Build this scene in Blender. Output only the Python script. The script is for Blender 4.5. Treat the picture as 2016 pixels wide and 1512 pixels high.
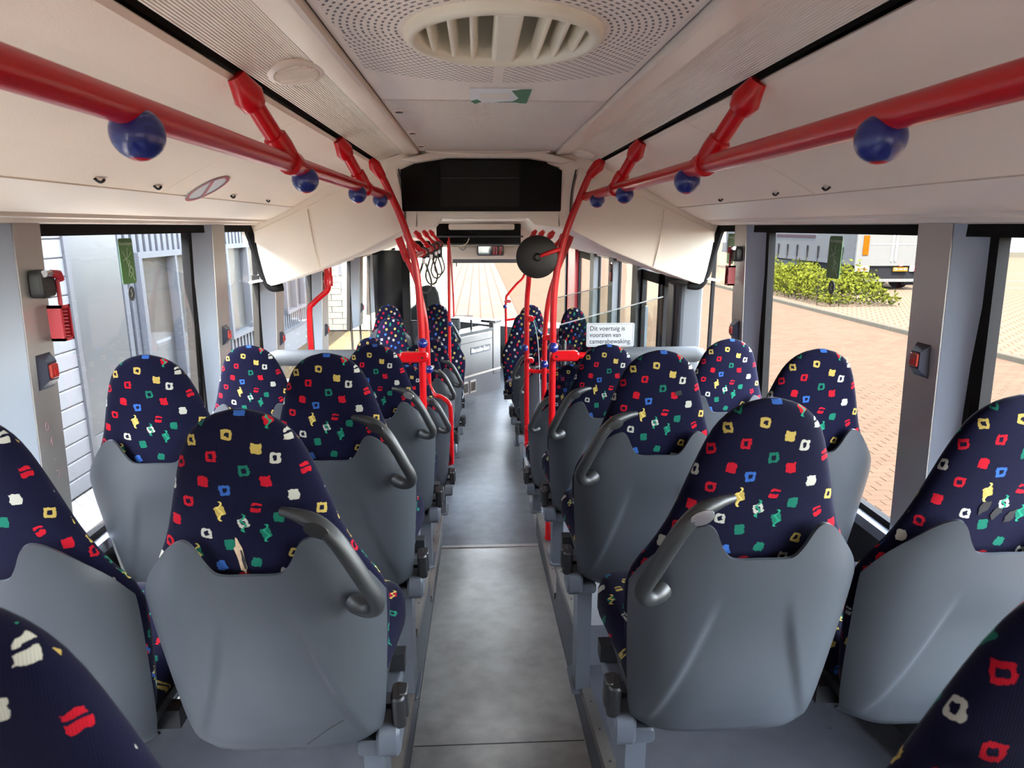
import bpy, math, random
from mathutils import Vector, Matrix
R = random.Random(7)
PI = math.pi
for o in list(bpy.data.objects): bpy.data.objects.remove(o)
SC = bpy.context.scene
COL = SC.collection

# ------------------------------------------------------------------ camera, world, sun, exposure
CAM = Vector((-0.055, 0.0, 1.87))
PITCH = math.atan(310/1340); YAW = math.atan(68*math.cos(PITCH)/1340)
cam_d = bpy.data.cameras.new('camera'); cam = bpy.data.objects.new('camera', cam_d); COL.objects.link(cam)
cam_d.sensor_width = 36; cam_d.lens = 36*1340/2016; cam_d.clip_start = 0.02; cam_d.clip_end = 400
cam.location = CAM; cam.rotation_euler = (PI/2-PITCH, 0, -YAW)
cam_d.dof.use_dof = True; cam_d.dof.focus_distance = 2.6; cam_d.dof.aperture_fstop = 11
SC.camera = cam
W = bpy.data.worlds.new('world'); SC.world = W; W.use_nodes = True
wn = W.node_tree; sky = wn.nodes.new('ShaderNodeTexSky'); sky.sky_type = 'NISHITA'; sky.sun_disc = False
sky.sun_elevation = math.radians(52); sky.sun_rotation = math.radians(210); sky.air_density = 1.2; sky.dust_density = 1.5
haze = wn.nodes.new('ShaderNodeHueSaturation'); haze.inputs['Saturation'].default_value = 0.42; wn.links.new(sky.outputs[0], haze.inputs['Color']); wn.links.new(haze.outputs[0], wn.nodes['Background'].inputs[0]); wn.nodes['Background'].inputs[1].default_value = 1.15
sun_d = bpy.data.lights.new('sun', 'SUN'); sun = bpy.data.objects.new('sun', sun_d); COL.objects.link(sun)
sun_d.energy = 13; sun_d.angle = math.radians(0.6); sun_d.color = (1.0, 0.90, 0.76)
sun.rotation_euler = Vector((0.13, 0.58, -0.80)).to_track_quat('-Z', 'Y').to_euler()
VS = SC.view_settings
VS.view_transform = 'Standard'; VS.look = 'None'; VS.gamma = 1; VS.use_curve_mapping = False; VS.exposure = 2.85
SC.cycles.max_bounces = 10; SC.cycles.diffuse_bounces = 6; SC.cycles.transparent_max_bounces = 24
SC.cycles.caustics_reflective = False; SC.cycles.caustics_refractive = False

# ------------------------------------------------------------------ materials
class NT:
    def __init__(s, name):
        s.m = bpy.data.materials.new(name); s.m.use_nodes = True; s.t = s.m.node_tree
        s.b = s.t.nodes['Principled BSDF']; s.out = s.t.nodes['Material Output']
    def n(s, typ, **k):
        x = s.t.nodes.new(typ)
        for a, v in k.items(): setattr(x, a, v)
        return x
    def put(s, sock, v):
        if hasattr(v, 'is_output'): s.t.links.new(v, sock)
        else: sock.default_value = v
    def math(s, op, a, b=None, c=None):
        x = s.n('ShaderNodeMath', operation=op); s.put(x.inputs[0], a)
        if b is not None: s.put(x.inputs[1], b)
        if c is not None: s.put(x.inputs[2], c)
        return x.outputs[0]
    def vmath(s, op, a, b=None, scale=None):
        x = s.n('ShaderNodeVectorMath', operation=op); s.put(x.inputs[0], a)
        if b is not None: s.put(x.inputs[1], b)
        if scale is not None: s.put(x.inputs['Scale'], scale)
        return x.outputs[0]
    def mix(s, f, a, b):
        x = s.n('ShaderNodeMix', data_type='RGBA'); s.put(x.inputs[0], f)
        s.put(x.inputs[6], a if hasattr(a, 'is_output') else (*a, 1)); s.put(x.inputs[7], b if hasattr(b, 'is_output') else (*b, 1))
        return x.outputs[2]
    def noise(s, vec, scale, detail=3, out=0):
        x = s.n('ShaderNodeTexNoise'); s.put(x.inputs['Vector'], vec); x.inputs['Scale'].default_value = scale; x.inputs['Detail'].default_value = detail
        return x.outputs[out]
    def ramp(s, f, stops, interp='LINEAR'):
        x = s.n('ShaderNodeValToRGB'); x.color_ramp.interpolation = interp; e = x.color_ramp.elements
        while len(e) < len(stops): e.new(0.5)
        for i, (p, c) in enumerate(stops): e[i].position = p; e[i].color = (*c, 1)
        s.put(x.inputs[0], f); return x.outputs[0]
    def coord(s, w='Object'): return s.n('ShaderNodeTexCoord').outputs[w]
    def bump(s, h, strength, dist=0.01):
        x = s.n('ShaderNodeBump'); x.inputs['Strength'].default_value = strength; x.inputs['Distance'].default_value = dist
        s.put(x.inputs['Height'], h); s.t.links.new(x.outputs[0], s.b.inputs['Normal'])
    def col(s, v): s.put(s.b.inputs['Base Color'], v if hasattr(v, 'is_output') else (*v, 1))

def simple(name, c, rough=0.5, metal=0.0, var=0.10, vs=6.0, grain=0.0, gs=300, spec=0.5, coat=0.0):
    t = NT(name); co = t.coord()
    d = tuple(x*(1-var) for x in c); l = tuple(min(1, x*(1+var)) for x in c)
    t.col(t.mix(t.noise(co, vs, 5), d, l)); t.b.inputs['Roughness'].default_value = rough; t.b.inputs['Metallic'].default_value = metal
    t.b.inputs['Specular IOR Level'].default_value = spec; t.b.inputs['Coat Weight'].default_value = coat
    if grain: t.bump(t.noise(co, gs, 2), grain, 0.003)
    return t.m

def emit(name, c, s):
    t = NT(name); t.b.inputs['Emission Color'].default_value = (*c, 1); t.b.inputs['Emission Strength'].default_value = s; t.col(c); return t.m

def glass(name, tint=(0.985, 0.99, 0.985), refl=0.35):
    t = NT(name); tr = t.n('ShaderNodeBsdfTransparent'); tr.inputs[0].default_value = (*tint, 1)
    gl = t.n('ShaderNodeBsdfGlossy'); gl.inputs['Roughness'].default_value = 0.02
    fr = t.n('ShaderNodeFresnel'); fr.inputs[0].default_value = 1.45
    mx = t.n('ShaderNodeMixShader'); t.put(mx.inputs[0], t.math('MULTIPLY', t.math('MULTIPLY', fr.outputs[0], refl), t.math('SUBTRACT', 1.0, t.n('ShaderNodeNewGeometry').outputs['Backfacing'])))
    t.t.links.new(tr.outputs[0], mx.inputs[1]); t.t.links.new(gl.outputs[0], mx.inputs[2]); t.t.links.new(mx.outputs[0], t.out.inputs[0])
    return t.m

def fabric(name):
    t = NT(name); uv = t.coord('UV'); S = 0.050
    wob = t.vmath('SUBTRACT', t.noise(uv, 130, 2, 1), (0.5, 0.5, 0.5))
    p = t.vmath('SCALE', uv, scale=1/S)
    p = t.vmath('ADD', p, t.vmath('SCALE', wob, scale=0.16))
    mp = t.n('ShaderNodeMapping'); mp.inputs['Rotation'].default_value = (0, 0, 0.55); t.put(mp.inputs[0], p)
    vo = t.n('ShaderNodeTexVoronoi', voronoi_dimensions='2D', feature='F1'); vo.inputs['Scale'].default_value = 1; vo.inputs['Randomness'].default_value = 0.34
    t.put(vo.inputs['Vector'], mp.outputs[0])
    loc = t.vmath('SCALE', t.vmath('SUBTRACT', mp.outputs[0], vo.outputs['Position']), scale=S)
    m2 = t.n('ShaderNodeMapping'); m2.inputs['Rotation'].default_value = (0, 0, -0.55); t.put(m2.inputs[0], loc)
    sx = t.n('ShaderNodeSeparateXYZ'); t.put(sx.inputs[0], m2.outputs[0])
    cc = t.n('ShaderNodeSeparateColor'); t.put(cc.inputs[0], vo.outputs['Color'])
    r, g, b = cc.outputs[0], cc.outputs[1], cc.outputs[2]
    x0, y0 = sx.outputs[0], sx.outputs[1]
    k = t.math('MULTIPLY', t.math('SUBTRACT', g, 0.5), 0.7)
    x = t.math('ADD', x0, t.math('MULTIPLY', k, y0)); y = t.math('SUBTRACT', y0, t.math('MULTIPLY', k, x0))
    ax, ay = t.math('ABSOLUTE', x), t.math('ABSOLUTE', t.math('MULTIPLY', y, 0.92))
    d = t.math('MAXIMUM', ax, ay)
    d = t.math('ADD', t.math('MULTIPLY', d, 0.75), t.math('MULTIPLY', t.math('SQRT', t.math('ADD', t.math('MULTIPLY', ax, ax), t.math('MULTIPLY', ay, ay))), 0.25))
    sq = t.math('LESS_THAN', d, 0.0094)
    ring = t.math('MULTIPLY', t.math('LESS_THAN', d, 0.0042), t.math('COMPARE', b, 0.62, 0.24))
    bars = t.math('MULTIPLY', t.math('LESS_THAN', t.math('ABSOLUTE', t.math('SUBTRACT', y, 0.002)), 0.0022), t.math('GREATER_THAN', b, 0.9))
    mask = t.math('MULTIPLY', sq, t.math('SUBTRACT', 1.0, t.math('MAXIMUM', ring, bars)))
    pal = t.ramp(t.math('FRACT', t.math('MULTIPLY', r, 11.3)), [(0, (0.2952, 0.00492, 0.01312)), (0.23, (0.328, 0.2378, 0.0615)), (0.47, (0.00656, 0.0984, 0.06396)), (0.68, (0.328, 0.3198, 0.2788)), (0.85, (0.0246, 0.082, 0.2788))], 'CONSTANT')
    sway = t.math('MULTIPLY', t.math('SINE', t.math('MULTIPLY', y0, 330.0)), 0.004)
    sq2 = t.math('MULTIPLY', t.math('LESS_THAN', t.math('ABSOLUTE', t.math('ADD', x0, sway)), 0.0024), t.math('LESS_THAN', t.math('ABSOLUTE', y0), 0.019))
    sq2 = t.math('MULTIPLY', sq2, t.math('MULTIPLY', t.math('GREATER_THAN', g, 0.80), t.math('LESS_THAN', b, 0.9)))
    scol = t.ramp(r, [(0, (0.0123, 0.1804, 0.1066)), (0.45, (0.492, 0.3772, 0.0984)), (0.75, (0.41, 0.0082, 0.0164))], 'CONSTANT')
    navy = t.mix(t.noise(uv, 9, 4), (0.002296, 0.002214, 0.01107), (0.003936, 0.003772, 0.01722))
    c = t.mix(mask, navy, pal); c = t.mix(sq2, c, scol)
    su = t.n('ShaderNodeSeparateXYZ'); t.put(su.inputs[0], uv)
    rib = t.math('SINE', t.math('MULTIPLY', su.outputs[0], 2600.0))
    c = t.mix(t.math('MULTIPLY', t.math('ADD', rib, 1.0), 0.07), c, (0.0, 0.0, 0.0))
    t.col(c); t.b.inputs['Roughness'].default_value = 0.9; t.b.inputs['Sheen Weight'].default_value = 0.04; t.b.inputs['Sheen Roughness'].default_value = 0.45
    t.b.inputs['Specular IOR Level'].default_value = 0.08
    t.bump(t.math('ADD', t.noise(uv, 900, 2), t.math('MULTIPLY', rib, 0.3)), 0.25, 0.001)
    return t.m

def brickmat(name, c1, c2, mortar, scale, bw=0.5, rh=0.25, rot=0.0, bump=0.4, ms=0.02):
    t = NT(name); co = t.coord(); mp = t.n('ShaderNodeMapping'); mp.inputs['Rotation'].default_value = (0, 0, rot); t.put(mp.inputs[0], co)
    br = t.n('ShaderNodeTexBrick'); t.put(br.inputs['Vector'], mp.outputs[0])
    br.inputs['Scale'].default_value = scale; br.inputs['Brick Width'].default_value = bw; br.inputs['Row Height'].default_value = rh; br.inputs['Mortar Size'].default_value = ms
    t.put(br.inputs['Color1'], t.mix(t.noise(co, 0.35, 4), c1, tuple(x*0.82 for x in c1))); t.put(br.inputs['Color2'], (*c2, 1)); t.put(br.inputs['Mortar'], (*mortar, 1))
    t.col(br.outputs[0]); t.b.inputs['Roughness'].default_value = 1.0; t.b.inputs['Specular IOR Level'].default_value = 0.0
    return t.m

def ribbed(name, c, per=260.0):
    t = NT(name); co = t.coord(); s = t.n('ShaderNodeSeparateXYZ'); t.put(s.inputs[0], co)
    w = t.math('SINE', t.math('MULTIPLY', s.outputs[0], 2*PI*per)); t.col(t.mix(t.noise(co, 4, 4), c, tuple(x*0.9 for x in c)))
    t.b.inputs['Roughness'].default_value = 0.45; t.bump(w, 0.55, 0.002); return t.m

def perforated(name, c):
    # dotted holes that run in oval rings round the ceiling vent
    t = NT(name); co = t.coord(); s = t.n('ShaderNodeSeparateXYZ'); t.put(s.inputs[0], co); x, y = s.outputs[0], s.outputs[1]
    ex, ey = t.math('DIVIDE', x, 1.0), t.math('MULTIPLY', t.math('SUBTRACT', y, 1.43), 0.93)
    rr = t.math('SQRT', t.math('ADD', t.math('MULTIPLY', ex, ex), t.math('MULTIPLY', ey, ey)))
    an = t.math('ARCTAN2', ey, ex); P = 0.0125
    q = t.math('DIVIDE', rr, P); ri = t.math('FLOOR', q); rf = t.math('ABSOLUTE', t.math('SUBTRACT', t.math('FRACT', q), 0.5))
    rc = t.math('MULTIPLY', t.math('ADD', ri, 0.5), P)
    a2 = t.math('FRACT', t.math('ADD', t.math('DIVIDE', t.math('MULTIPLY', an, rc), 0.021), t.math('MULTIPLY', ri, 0.5)))
    hole = t.math('MULTIPLY', t.math('LESS_THAN', rf, 0.19), t.math('LESS_THAN', t.math('ABSOLUTE', t.math('SUBTRACT', a2, 0.5)), 0.27))
    lim = t.math('MULTIPLY', t.math('GREATER_THAN', rr, 0.20), t.math('LESS_THAN', rr, 0.43))
    lim = t.math('MULTIPLY', lim, t.math('GREATER_THAN', t.math('ABSOLUTE', t.math('ADD', x, 0.0)), 0.012))
    lim = t.math('MULTIPLY', lim, t.math('LESS_THAN', t.math('ABSOLUTE', x), 0.315))
    hole = t.math('MULTIPLY', hole, lim)
    fine = t.math('SINE', t.math('MULTIPLY', x, 2*PI*300))
    t.col(t.mix(hole, c, (0.10, 0.08, 0.075))); t.b.inputs['Roughness'].default_value = 0.4
    t.bump(t.math('ADD', t.math('MULTIPLY', hole, -3.0), t.math('MULTIPLY', fine, 0.35)), 0.5, 0.002); return t.m

def vinyl(name, c, dark, shine=0.35):
    t = NT(name); co = t.coord(); n1 = t.noise(co, 2.2, 6); n2 = t.noise(co, 13, 7); n3 = t.noise(co, 260, 2)
    a = t.mix(t.ramp(n2, [(0.30, (0, 0, 0)), (0.72, (1, 1, 1))]), dark, c)
    a = t.mix(t.math('MULTIPLY', n1, 0.55), a, tuple(x*1.2 for x in c)); a = t.mix(t.math('MULTIPLY', t.ramp(n3, [(0.45, (0, 0, 0)), (0.75, (1, 1, 1))]), 0.10), a, tuple(x*0.6 for x in dark))
    vo = t.n('ShaderNodeTexVoronoi'); t.put(vo.inputs['Vector'], t.vmath('ADD', co, t.vmath('SCALE', t.noise(co, 30, 2, 1), scale=0.02))); vo.inputs['Scale'].default_value = 5.5
    sc = t.n('ShaderNodeSeparateColor'); t.put(sc.inputs[0], vo.outputs['Color'])
    spot = t.math('MULTIPLY', t.math('LESS_THAN', vo.outputs['Distance'], t.math('MULTIPLY', sc.outputs[1], 0.045)), t.math('GREATER_THAN', sc.outputs[0], 0.6))
    a = t.mix(t.math('MULTIPLY', spot, 0.75), a, tuple(x*0.3 for x in dark))
    t.col(a); t.put(t.b.inputs['Roughness'], t.math('ADD', t.math('MULTIPLY', n1, 0.25), shine)); t.bump(n2, 0.03, 0.003); return t.m

M = {}
M['fabric'] = fabric('seat moquette')
M['shell'] = simple('grey seat plastic', (0.03824, 0.04313, 0.05056), 0.40, 0, 0.07, 5, 0.10, 700)
M['handle'] = simple('dark grey handle plastic', (0.01612, 0.01706, 0.01801), 0.45, 0, 0.08, 20)
M['black'] = simple('black plastic', (0.00948, 0.00948, 0.01027), 0.42, 0, 0.1)
M['rubber'] = simple('black rubber', (0.00474, 0.004345, 0.004345), 0.8, spec=0.15)
M['frame'] = simple('grey steel frame', (0.06715, 0.07584, 0.09085), 0.45, 0.0, 0.08)
M['darkframe'] = simple('dark under frame', (0.0158, 0.01659, 0.01896), 0.5)
M['red'] = simple('red rail enamel', (0.4811, 0.00316, 0.006636), 0.28, 0, 0.05, 4, spec=0.35, coat=0.12)
M['redmatte'] = simple('red hammer plastic', (0.3081, 0.008216, 0.01746), 0.45, 0, 0.06)
M['blue'] = simple('blue ball plastic', (0.00711, 0.01422, 0.1481), 0.28, 0, 0.06, coat=0.3)
M['navy'] = simple('navy button housing', (0.00632, 0.0079, 0.0237), 0.45)
M['cream'] = simple('beige ceiling board', (0.89, 0.765, 0.635), 0.75, 0, 0.05, 3, 0.12, 220)
M['cream2'] = simple('beige moulded plastic', (0.8, 0.715, 0.62), 0.5, 0, 0.04, 3, 0.08, 500)
M['strip'] = simple('beige coated metal', (0.78, 0.68, 0.58), 0.35, 0, 0.05, 4)
M['ribbed'] = ribbed('ribbed lamp cover', (0.84, 0.74, 0.63), 190)
M['perf'] = perforated('perforated ceiling panel', (0.90, 0.79, 0.70))
M['panel'] = ribbed('fine ribbed ceiling panel', (0.90, 0.79, 0.70), 300)
M['vent'] = simple('cream vent plastic', (0.82, 0.75, 0.60), 0.5, 0, 0.05)
M['alu'] = simple('brushed aluminium', (0.40, 0.385, 0.37), 0.42, 0.75, 0.1, 3)
M['reveal'] = simple('pale blue grey pillar paint', (0.2844, 0.3239, 0.395), 0.5, 0, 0.04)
M['wallgrey'] = simple('grey side lining', (0.0455, 0.04977, 0.05688), 0.6, 0, 0.08)
M['walldark'] = simple('dark side lining', (0.03555, 0.03792, 0.04345), 0.6, 0, 0.15)
M['ramp'] = vinyl('worn grey vinyl', (0.235, 0.228, 0.212), (0.125, 0.121, 0.114), 0.26)
M['edgealu'] = simple('worn edge aluminium', (0.15, 0.135, 0.12), 0.45, 0.6, 0.25, 9)
M['floor'] = vinyl('blue grey vinyl', (0.125, 0.140, 0.158), (0.062, 0.070, 0.080), 0.24)
M['podium'] = vinyl('blue grey speckled vinyl', (0.088, 0.094, 0.112), (0.062, 0.067, 0.081), 0.40)
M['glass'] = glass('window glass')
M['glassN'] = glass('coated window glass', (0.97, 0.98, 0.975), 0.2)
M['glassL'] = glass('window glass left', (0.97, 0.98, 0.985), 0.75)
M['screen'] = glass('draught screen glass', (0.80, 0.84, 0.82), 1.2)
M['display'] = simple('black display glass', (0.00158, 0.00158, 0.001975), 0.15, 0, 0.02, spec=0.12)
M['display2'] = simple('smoked display window', (0.00474, 0.00474, 0.005135), 0.15, 0, 0.1, spec=0.2)
M['white'] = simple('white plastic', (0.3674, 0.3722, 0.382), 0.4, 0, 0.03)
M['nameink'] = simple('white lettering', (0.8, 0.8, 0.8), 0.5)
M['ink'] = simple('black ink', (0.01185, 0.0158, 0.0237), 0.6)
M['green'] = simple('green sticker', (0.0553, 0.158, 0.04345), 0.5)
M['stickerink'] = simple('pale green ink', (0.4345, 0.5214, 0.395), 0.5)
M['darkgreen'] = simple('emerald sticker', (0.0079, 0.158, 0.0474), 0.5)
M['silver'] = simple('silver trim', (0.474, 0.474, 0.4898), 0.25, 0.9, 0.05)
M['foam'] = simple('torn foam', (0.3318, 0.237, 0.158), 0.95, 0, 0.35, 120)
M['stain'] = simple('pale smeared residue', (0.237, 0.2449, 0.2607), 0.7, 0, 0.2, 40)
M['scorch'] = simple('black scorch mark', (0.00948, 0.00869, 0.00948), 0.95, 0, 0.3, 90)
M['cab'] = simple('light grey cab lining', (0.1857, 0.1778, 0.1675), 0.45, 0, 0.05)
M['cabtop'] = simple('pale grey cab top', (0.04801, 0.05333, 0.05867), 0.35, 0, 0.05)
M['dash'] = simple('dark dashboard', (0.00711, 0.007821, 0.009006), 0.45)
M['driver'] = simple('black driver seat cloth', (0.00948, 0.01027, 0.01185), 0.85)
M['pad'] = simple('grey foam padding', (0.0632, 0.06826, 0.07458), 0.6, 0, 0.05, 30)
M['strap'] = simple('grey strap loop', (0.0395, 0.0395, 0.03792), 0.5)
M['stone'] = simple('concrete kerb', (0.01817, 0.01659, 0.01343), 0.95, 0, 0.14, 8, spec=0.0)
M['brick'] = simple('pink paving brick', (0.02133, 0.01461, 0.01082), 1.0, 0, 0.18, 3, spec=0.0)
M['brickbase'] = simple('sandy joint bed', (0.079, 0.05925, 0.0395), 0.95)
M['paveR'] = brickmat('pink brick paving', (0.02133, 0.01461, 0.01082), (0.0237, 0.0162, 0.01185), (0.01659, 0.01082, 0.007742), 1.0, 0.21, 0.105, 0, ms=0.006)
M['parking'] = brickmat('sandy brick parking', (0.02844, 0.02212, 0.01659), (0.02528, 0.01975, 0.01422), (0.01738, 0.01264, 0.009085), 1.0, 0.22, 0.30, 0.5, ms=0.02)
M['paveL'] = brickmat('grey brick paving', (0.18, 0.17, 0.16), (0.195, 0.183, 0.17), (0.12, 0.112, 0.105), 1.0, 0.21, 0.105, 0.8, ms=0.008)
M['yard'] = brickmat('pale front yard paving', (0.0237, 0.02173, 0.01857), (0.02607, 0.0237, 0.02054), (0.01857, 0.01343, 0.01067), 1.0, 0.21, 0.33, PI/2, ms=0.02)
M['sand'] = simple('sandy gravel', (0.04898, 0.03713, 0.02212), 1.0, 0, 0.45, 14, spec=0.0)
M['doorwhite'] = simple('white garage slats', (0.1067, 0.109, 0.1153), 0.6, 0, 0.03, spec=0.1)
M['panelgrey'] = simple('smooth grey facade panel', (0.0237, 0.02765, 0.0316), 0.4, spec=0.3)
M['cladding'] = simple('blue grey steel cladding', (0.03982, 0.04361, 0.05119), 0.6, 0, 0.04, spec=0.2)
M['claddark'] = simple('dark cladding groove', (0.02275, 0.02465, 0.02986), 0.6)
M['base'] = simple('white plinth', (0.0869, 0.0869, 0.08848), 0.9, 0, 0.05, spec=0.0)
M['block'] = simple('cream painted block', (0.1643, 0.1486, 0.1138), 0.85, 0, 0.05, 4)
M['joint'] = simple('block mortar', (0.08532, 0.07465, 0.05759), 0.95)
M['blind'] = simple('cream window blind', (0.06715, 0.06162, 0.04582), 0.8, 0, 0.06, spec=0.0)
M['truckwhite'] = simple('white trailer paint', (0.02054, 0.02054, 0.02014), 0.8, 0, 0.04, spec=0.05)
M['tarp'] = simple('grey trailer curtain', (0.01461, 0.01541, 0.01659), 0.9, 0, 0.08, 1, spec=0.0)
M['truckdark'] = simple('dark trailer chassis', (0.002765, 0.002765, 0.00316), 0.9, 0, 0.2, spec=0.0)
M['orange'] = simple('orange reflective board', (0.0316, 0.009085, 0.000474), 0.8, spec=0.0)
M['plate'] = simple('yellow number plate', (0.02844, 0.01501, 0.00079), 0.8, spec=0.0)
M['steelblue'] = simple('blue grey side guard', (0.00711, 0.009085, 0.01106), 0.8, spec=0.0)
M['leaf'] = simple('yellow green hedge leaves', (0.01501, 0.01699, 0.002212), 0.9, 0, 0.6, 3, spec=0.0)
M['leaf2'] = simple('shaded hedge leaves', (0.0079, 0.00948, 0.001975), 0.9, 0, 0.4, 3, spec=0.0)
M['bark'] = simple('hedge stems', (0.00474, 0.003555, 0.00237), 0.9, spec=0.0)
M['paint'] = simple('white road paint', (0.02686, 0.02607, 0.0237), 0.9, spec=0.0)
M['farglass'] = simple('dark far window', (0.00474, 0.00474, 0.00316), 0.3, 0, 0.6, 2, spec=0.2)
M['pink'] = simple('faint pink marker', (0.3318, 0.1896, 0.2133), 0.7)
M['redglass'] = simple('red lamp lens', (0.4345, 0.0158, 0.0158), 0.25)
M['amber'] = simple('amber glow button', (0.2765, 0.0237, 0.0158), 0.3)

# ------------------------------------------------------------------ mesh builder
class MB:
    def __init__(s): s.v = []; s.f = []; s.uv = {}
    def add(s, vs, fs, T=None):
        o = len(s.v)
        for p in vs: s.v.append(tuple(T @ Vector(p)) if T is not None else tuple(p))
        for f in fs: s.f.append(tuple(i+o for i in f))
        return s
    def box(s, c, sz, T=None, taper=None):
        x, y, z = (a/2 for a in sz); a, b = taper or (1, 1)
        vs = [(-x, -y, -z), (x, -y, -z), (x, y, -z), (-x, y, -z), (-x*a, -y*b, z), (x*a, -y*b, z), (x*a, y*b, z), (-x*a, y*b, z)]
        vs = [(p[0]+c[0], p[1]+c[1], p[2]+c[2]) for p in vs]
        return s.add(vs, [(0, 3, 2, 1), (4, 5, 6, 7), (0, 1, 5, 4), (1, 2, 6, 5), (2, 3, 7, 6), (3, 0, 4, 7)], T)
    def bb(s, x0, x1, y0, y1, z0, z1): return s.box(((x0+x1)/2, (y0+y1)/2, (z0+z1)/2), (abs(x1-x0), abs(y1-y0), abs(z1-z0)))
    def rbox(s, c, sz, r, n=4, T=None, axis=2):
        # box whose four corners along one axis are rounded and whose two ends are slightly chamfered
        ax = [i for i in range(3) if i != axis]; hx, hy, hz = sz[ax[0]]/2, sz[ax[1]]/2, sz[axis]/2; r = min(r, hx*0.98, hy*0.98); ch = min(r*0.35, hz*0.4)
        def ring(h, k):
            o = []
            for q, (sx, sy) in enumerate(((1, 1), (-1, 1), (-1, -1), (1, -1))):
                for i in range(n+1):
                    a = q*PI/2 + i*PI/2/n; p = [0, 0, 0]
                    p[ax[0]] = sx*(hx-r) + math.cos(a)*(r-k); p[ax[1]] = sy*(hy-r) + math.sin(a)*(r-k); p[axis] = h
                    o.append(tuple(p[j]+c[j] for j in range(3)))
            return o
        rs = [ring(-hz, ch), ring(-hz+ch, 0), ring(hz-ch, 0), ring(hz, ch)]; m = len(rs[0]); vs = sum(rs, []); fs = []
        for k in range(3):
            for i in range(m): j = (i+1) % m; fs.append((k*m+i, k*m+j, (k+1)*m+j, (k+1)*m+i))
        fs.append(tuple(range(m))[::-1]); fs.append(tuple(3*m+i for i in range(m)))
        if axis == 1: fs = [f[::-1] for f in fs]
        return s.add(vs, fs, T)
    def tube(s, pts, r, n=10, caps=True, flat=1.0):
        P = [Vector(p) for p in pts]; rr = r if isinstance(r, (list, tuple)) else [r]*len(P); o = len(s.v); ref = None
        for i, p in enumerate(P):
            d = (P[min(i+1, len(P)-1)] - P[max(i-1, 0)]).normalized()
            if ref is None: ref = Vector((0, 0, 1)) if abs(d.z) < 0.9 else Vector((0, 1, 0))
            u = (ref - d*ref.dot(d)).normalized(); ref = u; w = d.cross(u)
            for k in range(n):
                a = 2*PI*k/n; s.v.append(tuple(p + u*(math.cos(a)*rr[i]) + w*(math.sin(a)*rr[i]*flat)))
        for i in range(len(P)-1):
            for k in range(n): j = (k+1) % n; s.f.append((o+i*n+k, o+i*n+j, o+(i+1)*n+j, o+(i+1)*n+k))
        if caps: s.f.append(tuple(o+k for k in range(n))[::-1]); s.f.append(tuple(o+(len(P)-1)*n+k for k in range(n)))
        return s
    def lathe(s, prof, n=20, T=None):
        # prof: (radius, height) about the local z axis
        vs = []; fs = []
        for r, h in prof:
            for k in range(n): a = 2*PI*k/n; vs.append((r*math.cos(a), r*math.sin(a), h))
        for i in range(len(prof)-1):
            for k in range(n): j = (k+1) % n; fs.append((i*n+k, i*n+j, (i+1)*n+j, (i+1)*n+k))
        fs.append(tuple(range(n))[::-1]); fs.append(tuple((len(prof)-1)*n+k for k in range(n)))
        return s.add(vs, fs, T)
    def prism(s, poly, y0, y1, T=None):
        # polygon in x,z extruded along y
        m = len(poly); vs = [(x, y0, z) for x, z in poly] + [(x, y1, z) for x, z in poly]
        fs = [tuple(range(m)), tuple(range(2*m-1, m-1, -1))] + [(i, m+i, m+(i+1) % m, (i+1) % m) for i in range(m)]
        return s.add(vs, fs, T)
    def sheet(s, prof, y0, y1, th=0.012):
        # open profile in x,z given a thickness and run along y
        up = []
        for i, (x, z) in enumerate(prof):
            a = prof[max(i-1, 0)]; b = prof[min(i+1, len(prof)-1)]; d = Vector((b[0]-a[0], b[1]-a[1])).normalized()
            nx, nz = -d.y, d.x
            if nz < 0: nx, nz = -nx, -nz
            up.append((x+nx*th, z+nz*th))
        m = len(prof); vs = []
        for y in (y0, y1): vs += [(x, y, z) for x, z in prof] + [(x, y, z) for x, z in up]
        fs = []
        for i in range(m-1):
            fs += [(i, i+1, 2*m+i+1, 2*m+i), (m+i, 3*m+i, 3*m+i+1, m+i+1), (i, m+i, m+i+1, i+1), (2*m+i, 2*m+i+1, 3*m+i+1, 3*m+i)]
        fs += [(0, 2*m, 3*m, m), (m-1, 2*m-1, 4*m-1, 3*m-1)]
        return s.add(vs, fs)
    def mesh(s, name, mat, smooth=False, angle=None):
        me = bpy.data.meshes.new(name); me.from_pydata(s.v, [], s.f); me.materials.append(M[mat] if isinstance(mat, str) else mat)
        if s.uv:
            l = me.uv_layers.new(name='UVMap'); k = 0
            for fi, p in enumerate(me.polygons):
                u = s.uv.get(fi)
                for q, li in enumerate(p.loop_indices): l.data[li].uv = u[q] if u else (0, 0)
        import bmesh
        bm = bmesh.new(); bm.from_mesh(me); bmesh.ops.recalc_face_normals(bm, faces=bm.faces); bm.to_mesh(me); bm.free()
        if smooth:
            for p in me.polygons: p.use_smooth = True
            try: me.set_sharp_from_angle(angle=math.radians(angle or 42))
            except Exception: pass
        return me
    def build(s, name, mat, parent=None, smooth=False, angle=None, loc=None):
        return link(name, s.mesh(name, mat, smooth, angle), parent, loc)

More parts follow.
